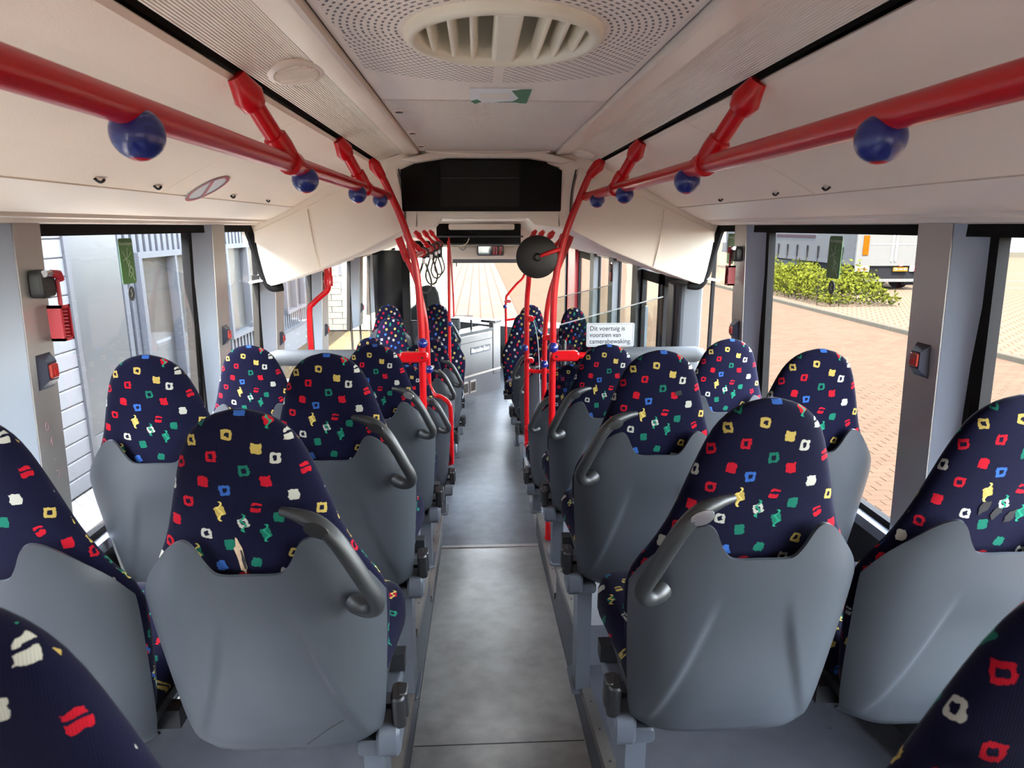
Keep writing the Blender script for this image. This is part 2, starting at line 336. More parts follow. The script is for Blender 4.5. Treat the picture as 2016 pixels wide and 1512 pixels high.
def link(name, data, parent=None, loc=None, rot=None):
    o = bpy.data.objects.new(name, data); COL.objects.link(o)
    if parent is not None: o.parent = parent
    if loc is not None: o.location = loc
    if rot is not None: o.rotation_euler = rot
    return o
def tag(o, label=None, cat=None, group=None, kind=None):
    if label: o['label'] = label
    if cat: o['category'] = cat
    if group: o['group'] = group
    if kind: o['kind'] = kind
    return o
def thing(name, label, cat, loc=(0, 0, 0), group=None, rz=0.0): return tag(link(name, None, None, loc, (0, 0, rz)), label, cat, group)
def struct(o): o['kind'] = 'structure'; return o
def stuff(o): o['kind'] = 'stuff'; return o
def spline(pts, sub=6):
    P = [Vector(p) for p in pts]; out = []
    for i in range(len(P)-1):
        a, b, c, d = P[max(i-1, 0)], P[i], P[i+1], P[min(i+2, len(P)-1)]
        for k in range(sub):
            t = k/sub; out.append(0.5*((2*b)+(c-a)*t+(2*a-5*b+4*c-d)*t*t+(3*b-a-3*c+d)*t**3))
    return out+[P[-1]]
def interp(tab, z):
    if z <= tab[0][0]: return tab[0][1]
    for i in range(len(tab)-1):
        if z <= tab[i+1][0]:
            (x0, y0), (x1, y1) = tab[i], tab[i+1]; xa, ya = tab[max(i-1, 0)]; xb, yb = tab[min(i+2, len(tab)-1)]
            h = x1-x0; t = (z-x0)/h; m0 = (y1-ya)/(x1-xa); m1 = (yb-y0)/(xb-x0)
            return (2*t**3-3*t*t+1)*y0+(t**3-2*t*t+t)*h*m0+(-2*t**3+3*t*t)*y1+(t**3-t*t)*h*m1
    return tab[-1][1]
def text(body, size, mat, parent, loc, rot, align='LEFT', name='lettering', ext=0.0004, bold=0.0, sx=1.0):
    c = bpy.data.curves.new(name, 'FONT'); c.body = body; c.size = size; c.extrude = ext; c.align_x = align; c.align_y = 'CENTER'; c.offset = bold; c.space_line = 0.92
    tmp = bpy.data.objects.new('tmp', c); COL.objects.link(tmp); me = bpy.data.meshes.new_from_object(tmp.evaluated_get(bpy.context.evaluated_depsgraph_get()))
    me.name = name; me.materials.clear(); me.materials.append(M[mat]); bpy.data.objects.remove(tmp); bpy.data.curves.remove(c)
    o = link(name, me, parent, loc, rot); o.scale = (sx, 1, 1); return o
FACE_REAR = (PI/2, 0, 0)            # lettering that looks back towards -y

# ------------------------------------------------------------------ the bus: floor, walls, ceiling
GZ = -0.36
def ramp_z(y): return 0.19 + (1.82-y)*0.098 if y < 3.76 else 0.0
o = struct(MB().prism([(-1.6, ramp_z(-1.6)), (3.76, 0.0), (3.76, -0.12), (-1.6, -0.12)], -0.29, 0.29, Matrix.Rotation(PI/2, 4, 'Z')).build('floor_ramp', 'ramp'))
o = struct(MB().bb(-1.25, 1.25, 3.76, 9.5, -0.12, 0.0).build('floor', 'floor'))
tr = struct(link('trim_step', None)); MB().bb(-0.288, 0.288, 3.745, 3.775, 0.0, 0.006).build('edge_strip', M['alu'], tr); 
for yy in (1.955, 2.7): MB().bb(-0.286, 0.286, yy, yy+0.004, ramp_z(yy)-0.01, ramp_z(yy)+0.0012).build('seam', 'claddark', tr) if yy < 2 else None
# seat podiums either side of the aisle, three levels each
SEG = [[(-1.6, 0.52), (1.35, 0.43), (1.62, 0.39), (2.2, 0.29)], [(2.2, 0.455), (2.86, 0.345)], [(2.86, 0.20), (3.93, 0.172)]]
for side, nm in ((-1, 'left'), (1, 'right')):
    base = struct(link('floor_podium_'+nm, None))
    for seg in SEG:
        y0, y1 = seg[0][0], seg[-1][0]
        poly = [(y, z) for y, z in seg] + [(y1, -0.1), (y0, -0.1)]
        T = Matrix.Rotation(PI/2, 4, 'Z')
        x0, x1 = (0.30, 1.22)
        MB().prism(poly, -x1 if side > 0 else x0, -x0 if side > 0 else x1, T).build('podium_block', 'podium', base)
        mb = MB()                                                                          # the grey side plate and its edge strip
        mb.prism([(y, z-0.004) for y, z in seg] + [(y1, -0.1), (y0, -0.1)], (-0.30 if side > 0 else 0.292), (-0.292 if side > 0 else 0.30), T)
        mb.build('side_plate', 'wallgrey', base)
        mb = MB(); xi = 0.288*side; xo = 0.318*side
        for (ya, za), (yb, zb) in zip(seg, seg[1:]):
            a, b = min(xi, xo), max(xi, xo)
            vs = [(a, ya, za), (b, ya, za), (b, yb, zb), (a, yb, zb), (a, ya, za+0.006), (b, ya, za+0.006), (b, yb, zb+0.006), (a, yb, zb+0.006)]
            mb.add(vs, [(0, 3, 2, 1), (4, 5, 6, 7), (0, 1, 5, 4), (1, 2, 6, 5), (2, 3, 7, 6), (3, 0, 4, 7)])
            lx = xi-0.004*side; a, b = min(xi, lx), max(xi, lx)
            vs = [(a, ya, za-0.025), (b, ya, za-0.025), (b, yb, zb-0.025), (a, yb, zb-0.025), (a, ya, za+0.006), (b, ya, za+0.006), (b, yb, zb+0.006), (a, yb, zb+0.006)]
            mb.add(vs, [(0, 3, 2, 1), (4, 5, 6, 7), (0, 1, 5, 4), (1, 2, 6, 5), (2, 3, 7, 6), (3, 0, 4, 7)])
        mb.build('edge_strip', 'edgealu', base)
        n = int((y1-max(y0, 0.9))/0.16)
        mb = MB()
        for k in range(n):
            y = max(y0, 0.9)+0.08+k*0.16; z = interp(seg, y) if len(seg) > 2 else seg[0][1]+(seg[1][1]-seg[0][1])*(y-y0)/(y1-y0)
            mb.lathe([(0.0045, 0), (0.0035, 0.003)], 8, Matrix.Translation((0.303*side, y, z+0.005)))
        if n > 0: stuff(mb.build('screw_row', 'claddark', base))
    # low kerb strip that edges the low floor in front
    MB().bb(*( (0.29, 0.31) if side > 0 else (-0.36, -0.34) ), 3.93, 6.9, 0.0, 0.10).build('low_kerb', 'alu', base)

def pillar(side, y0, y1, yr, nm, zb=0.93, zt=1.88, xin=1.17):
    # alu face seen square to the aisle plus a pale slanted reveal on the rear side
    p = struct(link('trim_pillar_'+nm, None)); s = side; lean = 0.035
    def col(xa, ya, xb, yb, d, mat, name):
        vs = []
        for z, e in ((zb, lean), (zt, 0.0)):
            vs += [(s*(xa+e), ya, z), (s*(xb+e), yb, z), (s*(xb+e+d), yb, z), (s*(xa+e+d), ya, z)]
        return MB().add(vs, [(0, 1, 2, 3), (4, 7, 6, 5), (0, 4, 5, 1), (1, 5, 6, 2), (2, 6, 7, 3), (3, 7, 4, 0)]).build(name, mat, p)
    col(xin, y0, xin, y1, 0.05, 'alu', 'face'); col(xin+0.055, yr, xin+0.003, y0-0.001, 0.02, 'reveal', 'reveal')
    col(xin+0.04, yr-0.03, xin+0.04, yr, 0.03, 'rubber', 'seal'); col(xin+0.052, y1, xin+0.052, y1+0.012, 0.02, 'rubber', 'seal')
    return p
pillar(-1, 1.735, 1.84, 1.60, 'rear_left'); pillar(-1, 3.0, 3.14, 2.88, 'second_left')
pillar(-1, 3.85, 4.0, 3.70, 'third_left', zt=1.62); pillar(-1, 5.0, 5.2, 4.85, 'fourth_left', zt=1.6); pillar(-1, 6.6, 6.8, 6.35, 'fifth_left', zt=1.6); pillar(-1, 7.75, 7.95, 7.5, 'sixth_left', zt=1.6)
pillar(1, 1.745, 1.885, 1.66, 'rear_right'); pillar(1, 3.13, 3.27, 3.0, 'second_right'); pillar(-1, -0.2, 0.0, -0.35, 'back_left'); pillar(1, -0.2, 0.0, -0.35, 'back_right')

for side, nm in ((-1, 'left'), (1, 'right')):
    w = struct(link('wall_'+nm, None)); s = side
    def sbox(a, b, y0, y1, z0, z1, mat, name, par): return MB().bb(min(s*a, s*b), max(s*a, s*b), y0, y1, z0, z1).build(name, mat, par)
    yend = 9.5 if side < 0 else 3.75
    sbox(1.215, 1.27, -1.6, 3.75, -0.3, 0.92, 'walldark', 'lower_lining', w)
    if side < 0: sbox(1.215, 1.27, 3.75, 9.5, -0.3, 0.56, 'walldark', 'front_lower_lining', w)
    sbox(1.185, 1.27, -1.6, min(yend, 3.75), 0.915, 0.95, 'reveal', 'sill', w)
    sbox(1.215, 1.235, -1.6, min(yend, 3.75), 0.95, 0.972, 'rubber', 'window_gasket', w)
    sbox(1.19, 1.27, -1.6, 3.6, 1.845, 1.90, 'rubber', 'head_band', w)
    if side < 0:
        sbox(1.185, 1.27, 3.75, 9.5, 0.56, 0.60, 'reveal', 'front_sill', w)
        sbox(1.20, 1.245, 3.84, 9.5, 1.57, 1.9, 'cream2', 'front_head', w)
    else:
        sbox(1.215, 1.27, 5.35, 9.5, -0.3, 0.55, 'walldark', 'front_lower_lining', w); sbox(1.185, 1.27, 5.35, 9.0, 0.55, 0.59, 'reveal', 'front_sill', w)
        sbox(1.20, 1.245, 3.84, 9.5, 1.57, 1.9, 'cream2', 'front_head', w)
    # outer skin above the windows and the roof edge
    sbox(1.25, 1.29, -1.6, 9.6, 1.88, 2.5, 'cab', 'outer_skin', w)
struct(MB().bb(-1.29, 1.29, -1.7, 9.6, 2.46, 2.52).build('roof', 'cab'))
bk = struct(link('wall_back', None)); MB().bb(-1.29, 1.29, -1.7, -1.6, -0.3, 1.15).build('lower_panel', 'wallgrey', bk); MB().bb(-1.05, 1.05, -1.7, -1.62, 1.15, 1.95).build('middle_panel', 'cream', bk); MB().bb(-1.29, 1.29, -1.7, -1.6, 1.95, 2.5).build('upper_panel', 'cream', bk)
MB().bb(-1.29, -1.05, -1.7, -1.6, 1.15, 1.95).build('corner_post', 'cream', bk); MB().bb(1.05, 1.29, -1.7, -1.6, 1.15, 1.95).build('corner_post', 'cream', bk)

WIN = 0
def window(side, y0, y1, z0, z1, mat='glass', x=1.232):
    global WIN; WIN += 1
    o = struct(link('window_%d' % WIN, None)); s = side
    MB().bb(min(s*x, s*(x+0.006)), max(s*x, s*(x+0.006)), y0, y1, z0, z1).build('pane', mat, o)
    mb = MB()
    for a, b, c, d in ((y0, y1, z0, z0+0.02), (y0, y1, z1-0.02, z1), (y0, y0+0.02, z0, z1), (y1-0.02, y1, z0, z1)):
        mb.bb(min(s*(x-0.006), s*(x+0.012)), max(s*(x-0.006), s*(x+0.012)), a, b, c, d)
    mb.build('gasket', 'rubber', o); return o
for y0, y1 in ((-1.6, -0.2), (0.0, 1.62), (1.84, 2.9), (3.14, 3.72)): window(-1, y0, y1, 0.95, 1.87, 'glassL' if y0 < 3 else 'glassN')
for y0, y1 in ((4.0, 4.86), (5.2, 6.36), (6.8, 7.5)): window(-1, y0, y1, 0.6, 1.6, 'glassL')
for y0, y1 in ((-1.6, -0.2), (0.0, 1.68), (1.885, 3.02), (3.27, 3.72)): window(1, y0, y1, 0.95, 1.87, 'glass' if y0 < 3 else 'glassN')

# ceiling: centre panels, strips, ribbed lamp covers, side coves
Y0C, Y1C = -1.6, 3.57
ceil = struct(link('ceiling', None))
mb = MB(); n = 64; q1 = []; q2 = []                                    # panel with an oval cut-out for the vent
for k in range(n):
    a = 2*PI*k/n; c, s_ = math.cos(a), math.sin(a); q1.append((0.178*c, 1.43+0.19*s_)); t = min(0.332/abs(c) if abs(c) > 1e-6 else 9, 0.5/abs(s_) if abs(s_) > 1e-6 else 9); q2.append((t*c, 1.43+t*s_))
for z in (2.232, 2.244): mb.v += [(x, y, z) for x, y in q1]+[(x, y, z) for x, y in q2]
for k in range(n):
    j = (k+1) % n; mb.f += [(k, j, n+j, n+k), (2*n+k, 3*n+k, 3*n+j, 2*n+j), (k, 2*n+k, 2*n+j, j)]
mb.bb(-0.332, 0.332, -1.6, 0.93, 2.232, 2.244); mb.bb(-0.332, 0.332, 1.93, 2.138, 2.232, 2.244)
mb.build('perforated_panel', 'perf', ceil)
MB().bb(-0.332, 0.332, 2.145, 3.52, 2.230, 2.243).build('hatch_panel', 'panel', ceil)
MB().bb(-0.335, 0.335, -1.6, 3.4, 2.36, 2.37).build('backing_plate', 'rubber', ceil)
for s in (-1, 1):
    def P(l): return [(s*x, z) for x, z in l]
    MB().sheet(P([(0.337, 2.236), (0.340, 2.218), (0.352, 2.217), (0.41, 2.220)]), Y0C, Y1C, 0.012).build('metal_strip', 'strip', ceil)
    MB().sheet(P([(0.413, 2.222), (0.44, 2.221), (0.48, 2.210), (0.538, 2.186)]), Y0C, Y1C, 0.012).build('lamp_cover', 'ribbed', ceil)
    MB().sheet(P([(0.535, 2.205), (0.565, 2.190)]), Y0C, Y1C, 0.01).build('slot', 'rubber', ceil)
    for ya, yb in ((Y0C, 2.098), (2.102, Y1C)):
        MB().sheet(P([(0.558, 2.176), (0.566, 2.166), (0.66, 2.126), (0.76, 2.078), (0.87, 2.022), (0.972, 1.966)]), ya, yb, 0.012).build('cove_panel', 'cream', ceil)
    MB().sheet(P([(0.965, 1.985), (0.99, 1.972)]), Y0C, Y1C, 0.004).build('cove_slot', 'rubber', ceil)
    MB().sheet(P([(0.978, 1.963), (1.02, 1.940), (1.06, 1.921), (1.095, 1.907), (1.115, 1.903), (1.118, 1.893), (1.15, 1.890), (1.155, 1.880), (1.19, 1.876), (1.195, 1.866), (1.24, 1.86)]), Y0C, Y1C, 0.010).build('lower_cove', 'cream2', ceil, smooth=True, angle=25)
    MB().bb(min(s*0.36, s*0.372), max(s*0.36, s*0.372), 0, 0.001, 2.24, 2.241) 
# front ceiling beyond the bulkhead
fc = struct(link('ceiling_front', None))
MB().bb(-0.5, 0.5, 3.62, 8.55, 1.93, 1.95).build('centre_panel', 'cream2', fc)
for s in (-1, 1): MB().sheet([(s*0.5, 1.93), (s*0.56, 1.86), (s*0.68, 1.775), (s*0.95, 1.67), (s*1.16, 1.595), (s*1.24, 1.58)], 3.62, 9.4, 0.012).build('front_cove', 'cream2', fc, smooth=True)

# bulkhead between the raised rear and the low front
bh = struct(link('wall_bulkhead', None))
top = [(-1.22, 1.85), (-1.12, 1.876), (-0.93, 1.965), (-0.66, 2.085), (-0.46, 2.165), (-0.435, 2.19), (-0.28, 2.226), (-0.228, 2.24), (0.228, 2.24), (0.28, 2.226), (0.40, 2.19), (0.45, 2.16), (0.62, 2.09), (0.93, 1.965), (1.12, 1.876), (1.22, 1.85)]
def halfbox(s):
    # moulded duct cover: rear face from the wall to the middle, rounded outer corner
    f = [(0.455, 2.165), (0.66, 2.082), (0.93, 1.962), (1.12, 1.875), (1.185, 1.848), (1.17, 1.74), (1.152, 1.64), (1.138, 1.585), (1.118, 1.572), (1.09, 1.578), (0.88, 1.648), (0.64, 1.745), (0.425, 1.853), (0.42, 1.9), (0.43, 2.05)]
    m = len(f); mb = MB(); cx = sum(x for x, z in f)/m; cz = sum(z for x, z in f)/m
    rings = []
    for k, y in ((0.955, 3.565), (0.985, 3.568), (0.997, 3.580), (1.0, 3.60), (1.0, 4.1)):
        rings.append([(s*(cx+(x-cx)*k), y+0.0*(x), cz+(z-cz)*k) for x, z in f])
    vs = sum(rings, []); fs = [tuple(range(m))]
    for k in range(len(rings)-1):
        for i in range(m): j = (i+1) % m; fs.append((k*m+i, k*m+j, (k+1)*m+j, (k+1)*m+i))
    fs.append(tuple((len(rings)-1)*m+i for i in range(m))); mb.add(vs, fs)
    o = mb.build('duct_cover', 'cream2', bh, smooth=True, angle=30)
    sm = MB(); sm.tube(spline([(s*0.905, 3.562, 1.955), (s*0.90, 3.560, 1.90), (s*0.885, 3.560, 1.78), (s*0.862, 3.562, 1.668)]), 0.004, 6); sm.build('seam_bead', 'strip', bh, smooth=True)
    return o
for s in (-1, 1):
    halfbox(s)
    MB().prism([(s*0.36, 1.945), (s*0.36, 2.235), (s*0.43, 2.19), (s*0.452, 2.165), (s*0.43, 2.05), (s*0.422, 1.9), (s*0.425, 1.86), (s*0.37, 1.868)], 3.574, 3.8).build('inner_cheek', 'cream2', bh)
    MB().tube(spline([(s*0.445, 3.568, 2.15), (s*0.425, 3.566, 2.05), (s*0.419, 3.566, 1.95), (s*0.421, 3.568, 1.87)]), 0.004, 6).build('seam_bead', 'claddark', bh, smooth=True)
    # black window surround below the head band, rounding off beside the duct cover
    MB().tube(spline([(s*1.205, 3.56, 1.86), (s*1.19, 3.60, 1.75), (s*1.17, 3.63, 1.63), (s*1.14, 3.65, 1.56), (s*1.08, 3.66, 1.56)]), 0.022, 8).build('corner_seal', 'rubber', bh, smooth=True)
MB().prism([(-0.36, 1.945), (-0.36, 1.868), (-0.27, 1.880), (-0.24, 1.912), (0.205, 1.912), (0.24, 1.880), (0.36, 1.868), (0.36, 1.945)], 3.574, 3.8).build('lower_beam', 'cream2', bh)
MB().prism([(-0.43, 2.185), (-0.28, 2.222), (-0.228, 2.238), (0.228, 2.238), (0.28, 2.222), (0.43, 2.185), (0.36, 2.175), (0.2, 2.20), (-0.2, 2.20), (-0.36, 2.175)], 3.50, 3.58).build('upper_lip', 'cream2', bh)
MB().tube(spline([(-0.30, 3.46, 2.225), (-0.15, 3.44, 2.213), (0, 3.43, 2.208), (0.15, 3.44, 2.213), (0.30, 3.46, 2.225)]), 0.006, 6).build('curved_bead', 'strip', bh, smooth=True)
MB().bb(-0.245, 0.215, 3.66, 3.9, 1.912, 1.918).build('flap', 'vent', bh)
hp = MB(); hp.rbox((-0.03, 4.25, 1.868), (0.40, 0.02, 0.035), 0.01, 3, None, 1); hp.build('roof_hatch_rim', 'strip', bh)

for s in (-1, 1): MB().prism([(0.0, 2.262), (s*0.34, 2.25), (s*0.455, 2.215), (s*0.56, 2.182), (s*0.76, 2.092), (s*0.975, 1.978), (s*1.12, 1.91), (s*1.24, 1.88), (s*1.24, 1.79), (s*1.14, 1.79), (s*1.10, 1.83), (s*0.93, 1.91), (s*0.66, 2.03), (s*0.50, 2.10), (s*0.40, 2.15), (s*0.25, 2.19), (0.0, 2.20)], 3.572, 3.63).build('filler_plate', 'cream2', bh)

# black information display in the bulkhead
dp = thing('destination_display', 'black glass information display with a smoked inner window on the bulkhead', 'display', (-0.03, 3.56, 1.945))
MB().prism([(-0.402, 0.006), (-0.398, 0.0), (0.395, 0.0), (0.40, 0.006), (0.403, 0.20), (0.33, 0.232), (0.30, 0.27), (-0.30, 0.27), (-0.33, 0.232), (-0.405, 0.20)], 0.0, 0.03).build('black_glass', 'display', dp)
MB().rbox((-0.01, -0.003, 0.135), (0.40, 0.006, 0.225), 0.006, 3, None, 1).build('inner_window', 'display2', dp)
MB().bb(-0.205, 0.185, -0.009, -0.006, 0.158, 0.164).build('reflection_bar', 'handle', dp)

# ------------------------------------------------------------------ ceiling fittings
vt = thing('ceiling_vent', 'cream oval ceiling vent with louvre slats on the perforated panel', 'vent', (0.0, 1.43, 2.232))
def oval(a, b, z, n=48): return [(a*math.cos(2*PI*k/n), b*math.sin(2*PI*k/n), z) for k in range(n)]
n = 48; rg = [oval(0.192, 0.205, 0.0), oval(0.192, 0.205, -0.012), oval(0.184, 0.197, -0.019), oval(0.172, 0.184, -0.018), oval(0.165, 0.177, -0.004), oval(0.162, 0.174, 0.11)]
mb = MB(); mb.add(sum(rg, []), [(k*n+i, k*n+(i+1) % n, (k+1)*n+(i+1) % n, (k+1)*n+i) for k in range(5) for i in range(n)]); mb.build('rim', 'vent', vt, smooth=True, angle=60)
mb = MB(); mb.add(oval(0.165, 0.177, 0.105), [tuple(range(n))]); mb.build('cavity_shade_sheet', 'rubber', vt)  # black sheet stands in for the shade inside the vent cavity
MB().rbox((0.005, 0, 0.008), (0.05, 0.335, 0.045), 0.008, 3, None, 1).build('centre_bar', 'vent', vt)
for k, x in enumerate((-0.137, -0.097, -0.057, 0.072, 0.108, 0.142)):
    L = 2*0.172*math.sqrt(max(0.05, 1-(x/0.165)**2)); T = Matrix.Translation((x, 0, 0.006)) @ Matrix.Rotation(math.radians(14 if x < 0 else -14), 4, 'Y')
    MB().rbox((0, 0, 0), (0.011, L, 0.036), 0.006, 3, T, 1).build('slat', 'vent', vt, smooth=True)
st = thing('safety_sticker', 'worn white and green sticker peeling on the ceiling panel', 'sticker', (0.012, 2.05, 2.2295))
MB().bb(-0.083, 0.083, -0.095, 0.115, 0.0, 0.0015).build('paper', 'nameink', st)
MB().add([(0.058, -0.095, -0.0004), (0.084, -0.096, -0.0004), (0.084, 0.12, -0.0004), (0.066, 0.12, -0.0004), (0.05, 0.105, -0.0004), (0.0, 0.108, -0.0004), (-0.01, 0.10, -0.0004), (0.04, 0.09, -0.0004), (0.055, 0.04, -0.0004), (0.03, -0.07, -0.0004)], [tuple(range(10))]).build('green_border', 'darkgreen', st)
MB().add([(-0.083, 0.09, -0.0004), (-0.065, 0.06, -0.0004), (-0.05, 0.10, -0.0004), (-0.07, 0.14, -0.0004)], [(0, 1, 2, 3)]).build('green_corner', 'darkgreen', st)
MB().bb(-0.055, 0.03, -0.03, 0.055, -0.0005, 0.0).build('faded_print', 'strip', st)
for k, (x, y) in enumerate(((-0.300, 2.32), (-0.305, 2.83), (-0.308, 3.27))):
    c = thing('panel_lock', ('nearest', 'middle', 'farthest')[k]+' of three oval locks along the left edge of the ceiling hatch', 'lock', (x, y, 2.230), 'ceiling hatch locks')
    MB().lathe([(0.024, 0.0), (0.023, -0.004), (0.014, -0.006), (0.012, -0.003)], 20, Matrix.Scale(0.75, 4, (0, 1, 0))).build('collar', 'strip', c, smooth=True)
    MB().lathe([(0.0125, -0.002), (0.0120, -0.0075)], 14).build('key_slot', 'black', c)
def speaker(x, y, side, label):
    c = thing('ceiling_speaker', label, 'speaker', (x, y, 2.208))
    T = Matrix.Rotation(math.radians(side*13), 4, 'Y')
    MB().lathe([(0.062, 0.006), (0.062, 0.0), (0.055, -0.004), (0.05, -0.004), (0.048, 0.0)], 28, T @ Matrix.Scale(1.7, 4, (0, 1, 0))).build('bezel', 'strip', c, smooth=True)
    for k in range(9):
        yy = -0.07+k*0.0175; w = 0.094*math.sqrt(max(0.05, 1-(yy/0.085)**2))
        MB().rbox((0, yy, -0.003), (w, 0.009, 0.008), 0.003, 2, T, 0).build('slat', 'strip', c)
speaker(-0.462, 1.69, -1, 'oval ribbed loudspeaker grille in the left ceiling strip near the vent'); speaker(0.462, 3.42, 1, 'small oval loudspeaker grille in the right ceiling strip beside the bulkhead')
ns = thing('prohibition_sticker', 'faded white round sticker with a red ring on the left ceiling cove', 'sticker', (-0.925, 2.33, 1.9905))
T = Matrix.Rotation(math.radians(-29.5), 4, 'Y'); MB().lathe([(0.078, 0.0), (0.078, -0.0015)], 36, T).build('paper', 'white', ns)
mb = MB(); a = [(0.078*math.cos(2*PI*k/36), 0.078*math.sin(2*PI*k/36), -0.003) for k in range(36)]; b = [(0.066*math.cos(2*PI*k/36), 0.066*math.sin(2*PI*k/36), -0.003) for k in range(36)]
mb.add(a+b, [(k, (k+1) % 36, 36+(k+1) % 36, 36+k) for k in range(36)], T); mb.box((0, 0, -0.003), (0.012, 0.13, 0.0006), T @ Matrix.Rotation(0.7, 4, 'Z')); mb.build('red_ring', 'redmatte', ns)
k = 0
for s, ys in ((-1, (1.72, 2.02, 2.62, 3.05)), (1, (1.98, 2.32, 2.85))):
    for y in ys:
        nth = ('nearest', 'second', 'third', 'farthest')[ys.index(y)] if s < 0 else ('nearest', 'middle', 'farthest')[ys.index(y)]
        c = thing('panel_clip', '%s small black clip along the lower edge of the %s ceiling cove' % (nth, 'left' if s < 0 else 'right'), 'clip', (s*0.945, y, 1.981))
        MB().tube(spline([(0, -0.02, -0.002), (0, -0.005, -0.008), (0, 0.01, -0.008), (0, 0.022, -0.002)], 3), 0.0035, 6).build('hook', 'black', c, smooth=True)

# ------------------------------------------------------------------ seats
ZTOP = 0.765
WB = [(0, 0.135), (0.03, 0.172), (0.1, 0.200), (0.25, 0.221), (0.36, 0.229), (0.42, 0.215), (0.48, 0.181), (0.53, 0.158), (0.60, 0.136), (0.66, 0.117), (0.71, 0.096), (0.74, 0.071), (0.757, 0.042), (0.765, 0.012)]
TB = [(0, 0.05), (0.1, 0.092), (0.4, 0.082), (0.6, 0.072), (0.7, 0.060), (0.745, 0.040), (0.765, 0.012)]
WS = [(-0.03, 0.155), (-0.012, 0.182), (0.03, 0.198), (0.08, 0.207), (0.25, 0.221), (0.38, 0.2275), (0.43, 0.222), (0.48, 0.203), (0.54, 0.186)]
def yb(z): return 0.135*(1-z/ZTOP)
def ss(a, b, x): t = max(0, min(1, (x-a)/(b-a))); return t*t*(3-2*t)
def make_backrest():
    mb = MB(); N = 36; zs = [0.0, 0.015, 0.04, 0.08, 0.13, 0.19, 0.25, 0.31, 0.36, 0.40, 0.43, 0.455, 0.48, 0.51, 0.54, 0.57, 0.60, 0.63, 0.66, 0.685, 0.705, 0.72, 0.733, 0.744, 0.752, 0.758, 0.762, 0.765]
    us = []
    for z in zs:
        w, t = interp(WB, z), interp(TB, z); yc = yb(z)+0.042+0.018*(1-ss(0.36, 0.46, z)); row = []
        for k in range(N):
            a = 2*PI*k/N; c, s = math.cos(a), math.sin(a); e = 2/2.5
            row.append((w*math.copysign(abs(c)**e, c), yc+t/2*math.copysign(abs(s)**e, s), z))
        L = [0]
        for k in range(1, N+1): L.append(L[-1]+(Vector(row[k % N])-Vector(row[k-1])).length)
        r0 = L[3*N//4]                                                       # zero at the middle of the rear face
        us.append(([l-r0 for l in L], [l-L[N//4]+1.37 for l in L])); mb.v += row
    vs = [0]
    for i in range(1, len(zs)): vs.append(vs[-1]+math.hypot(zs[i]-zs[i-1], (interp(WB, zs[i])-interp(WB, zs[i-1]))*(1 if zs[i] > 0.7 else 0)*0.5))
    for i in range(len(zs)-1):
        for k in range(N):
            j = (k+1) % N; h = 1 if k < N//2 else 0; mb.uv[len(mb.f)] = [(us[i][h][k]+2, vs[i]), (us[i][h][k+1]+2, vs[i]), (us[i+1][h][k+1]+2, vs[i+1]), (us[i+1][h][k]+2, vs[i+1])]
            mb.f.append((i*N+k, i*N+j, (i+1)*N+j, (i+1)*N+k))
    mb.f.append(tuple(range(N))[::-1]); mb.uv[len(mb.f)] = [(2+0.001*q, vs[-1]) for q in range(N)]; mb.f.append(tuple((len(zs)-1)*N+k for k in range(N)))
    return mb.mesh('backrest', 'fabric', True, 70)
ZT = [(0, 0.463), (0.22, 0.463), (0.30, 0.469), (0.38, 0.489), (0.47, 0.519), (0.54, 0.532), (0.61, 0.533), (0.70, 0.522), (0.80, 0.496), (0.9, 0.455), (1.0, 0.385)]
def make_shell():
    NS, NT2 = 89, 46; g = []
    for j in range(NT2):
        t = j/(NT2-1); row = []
        for i in range(NS):
            s = -1+2*i/(NS-1); zt = interp(ZT, abs(s)); z = -0.03+(zt+0.03)*(t**0.85 if t > 0 else 0)
            x = s*interp(WS, z)
            y = yb(z) - 0.016 - 0.016*(1-s*s)*ss(-0.03, 0.10, z) + 0.055*abs(s)**5 + 0.05*(1-ss(-0.03, 0.05, z))**2
            xc = 0.060+0.115*max(0, (0.40-z)/0.40)**1.35                      # pressed crease that widens towards the foot
            dpt = 0.010*ss(0.40, 0.26, z)*ss(0.0, 0.05, z)
            y += dpt*(ss(xc+0.016, xc-0.006, abs(x)))
            row.append((x, y, z))
        g.append(row)
    mb = MB(); th = 0.007
    nrm = lambda i, j: (Vector(g[j][min(i+1, NS-1)])-Vector(g[j][max(i-1, 0)])).cross(Vector(g[min(j+1, NT2-1)][i])-Vector(g[max(j-1, 0)][i])).normalized()
    for j in range(NT2): mb.v += g[j]
    for j in range(NT2): mb.v += [tuple(Vector(g[j][i])-nrm(i, j)*th) for i in range(NS)]
    Q = NS*NT2; ix = lambda i, j: j*NS+i
    for j in range(NT2-1):
        for i in range(NS-1):
            mb.f.append((ix(i, j), ix(i+1, j), ix(i+1, j+1), ix(i, j+1))); mb.f.append((Q+ix(i, j), Q+ix(i, j+1), Q+ix(i+1, j+1), Q+ix(i+1, j)))
    ed = [(ix(i, NT2-1), ix(i+1, NT2-1)) for i in range(NS-1)]+[(ix(i, 0), ix(i+1, 0)) for i in range(NS-1)]+[(ix(e, j), ix(e, j+1)) for e in (0, NS-1) for j in range(NT2-1)]
    for a, b in ed: mb.f.append((a, b, Q+b, Q+a))
    return mb.mesh('back_shell', 'shell', True, 50)
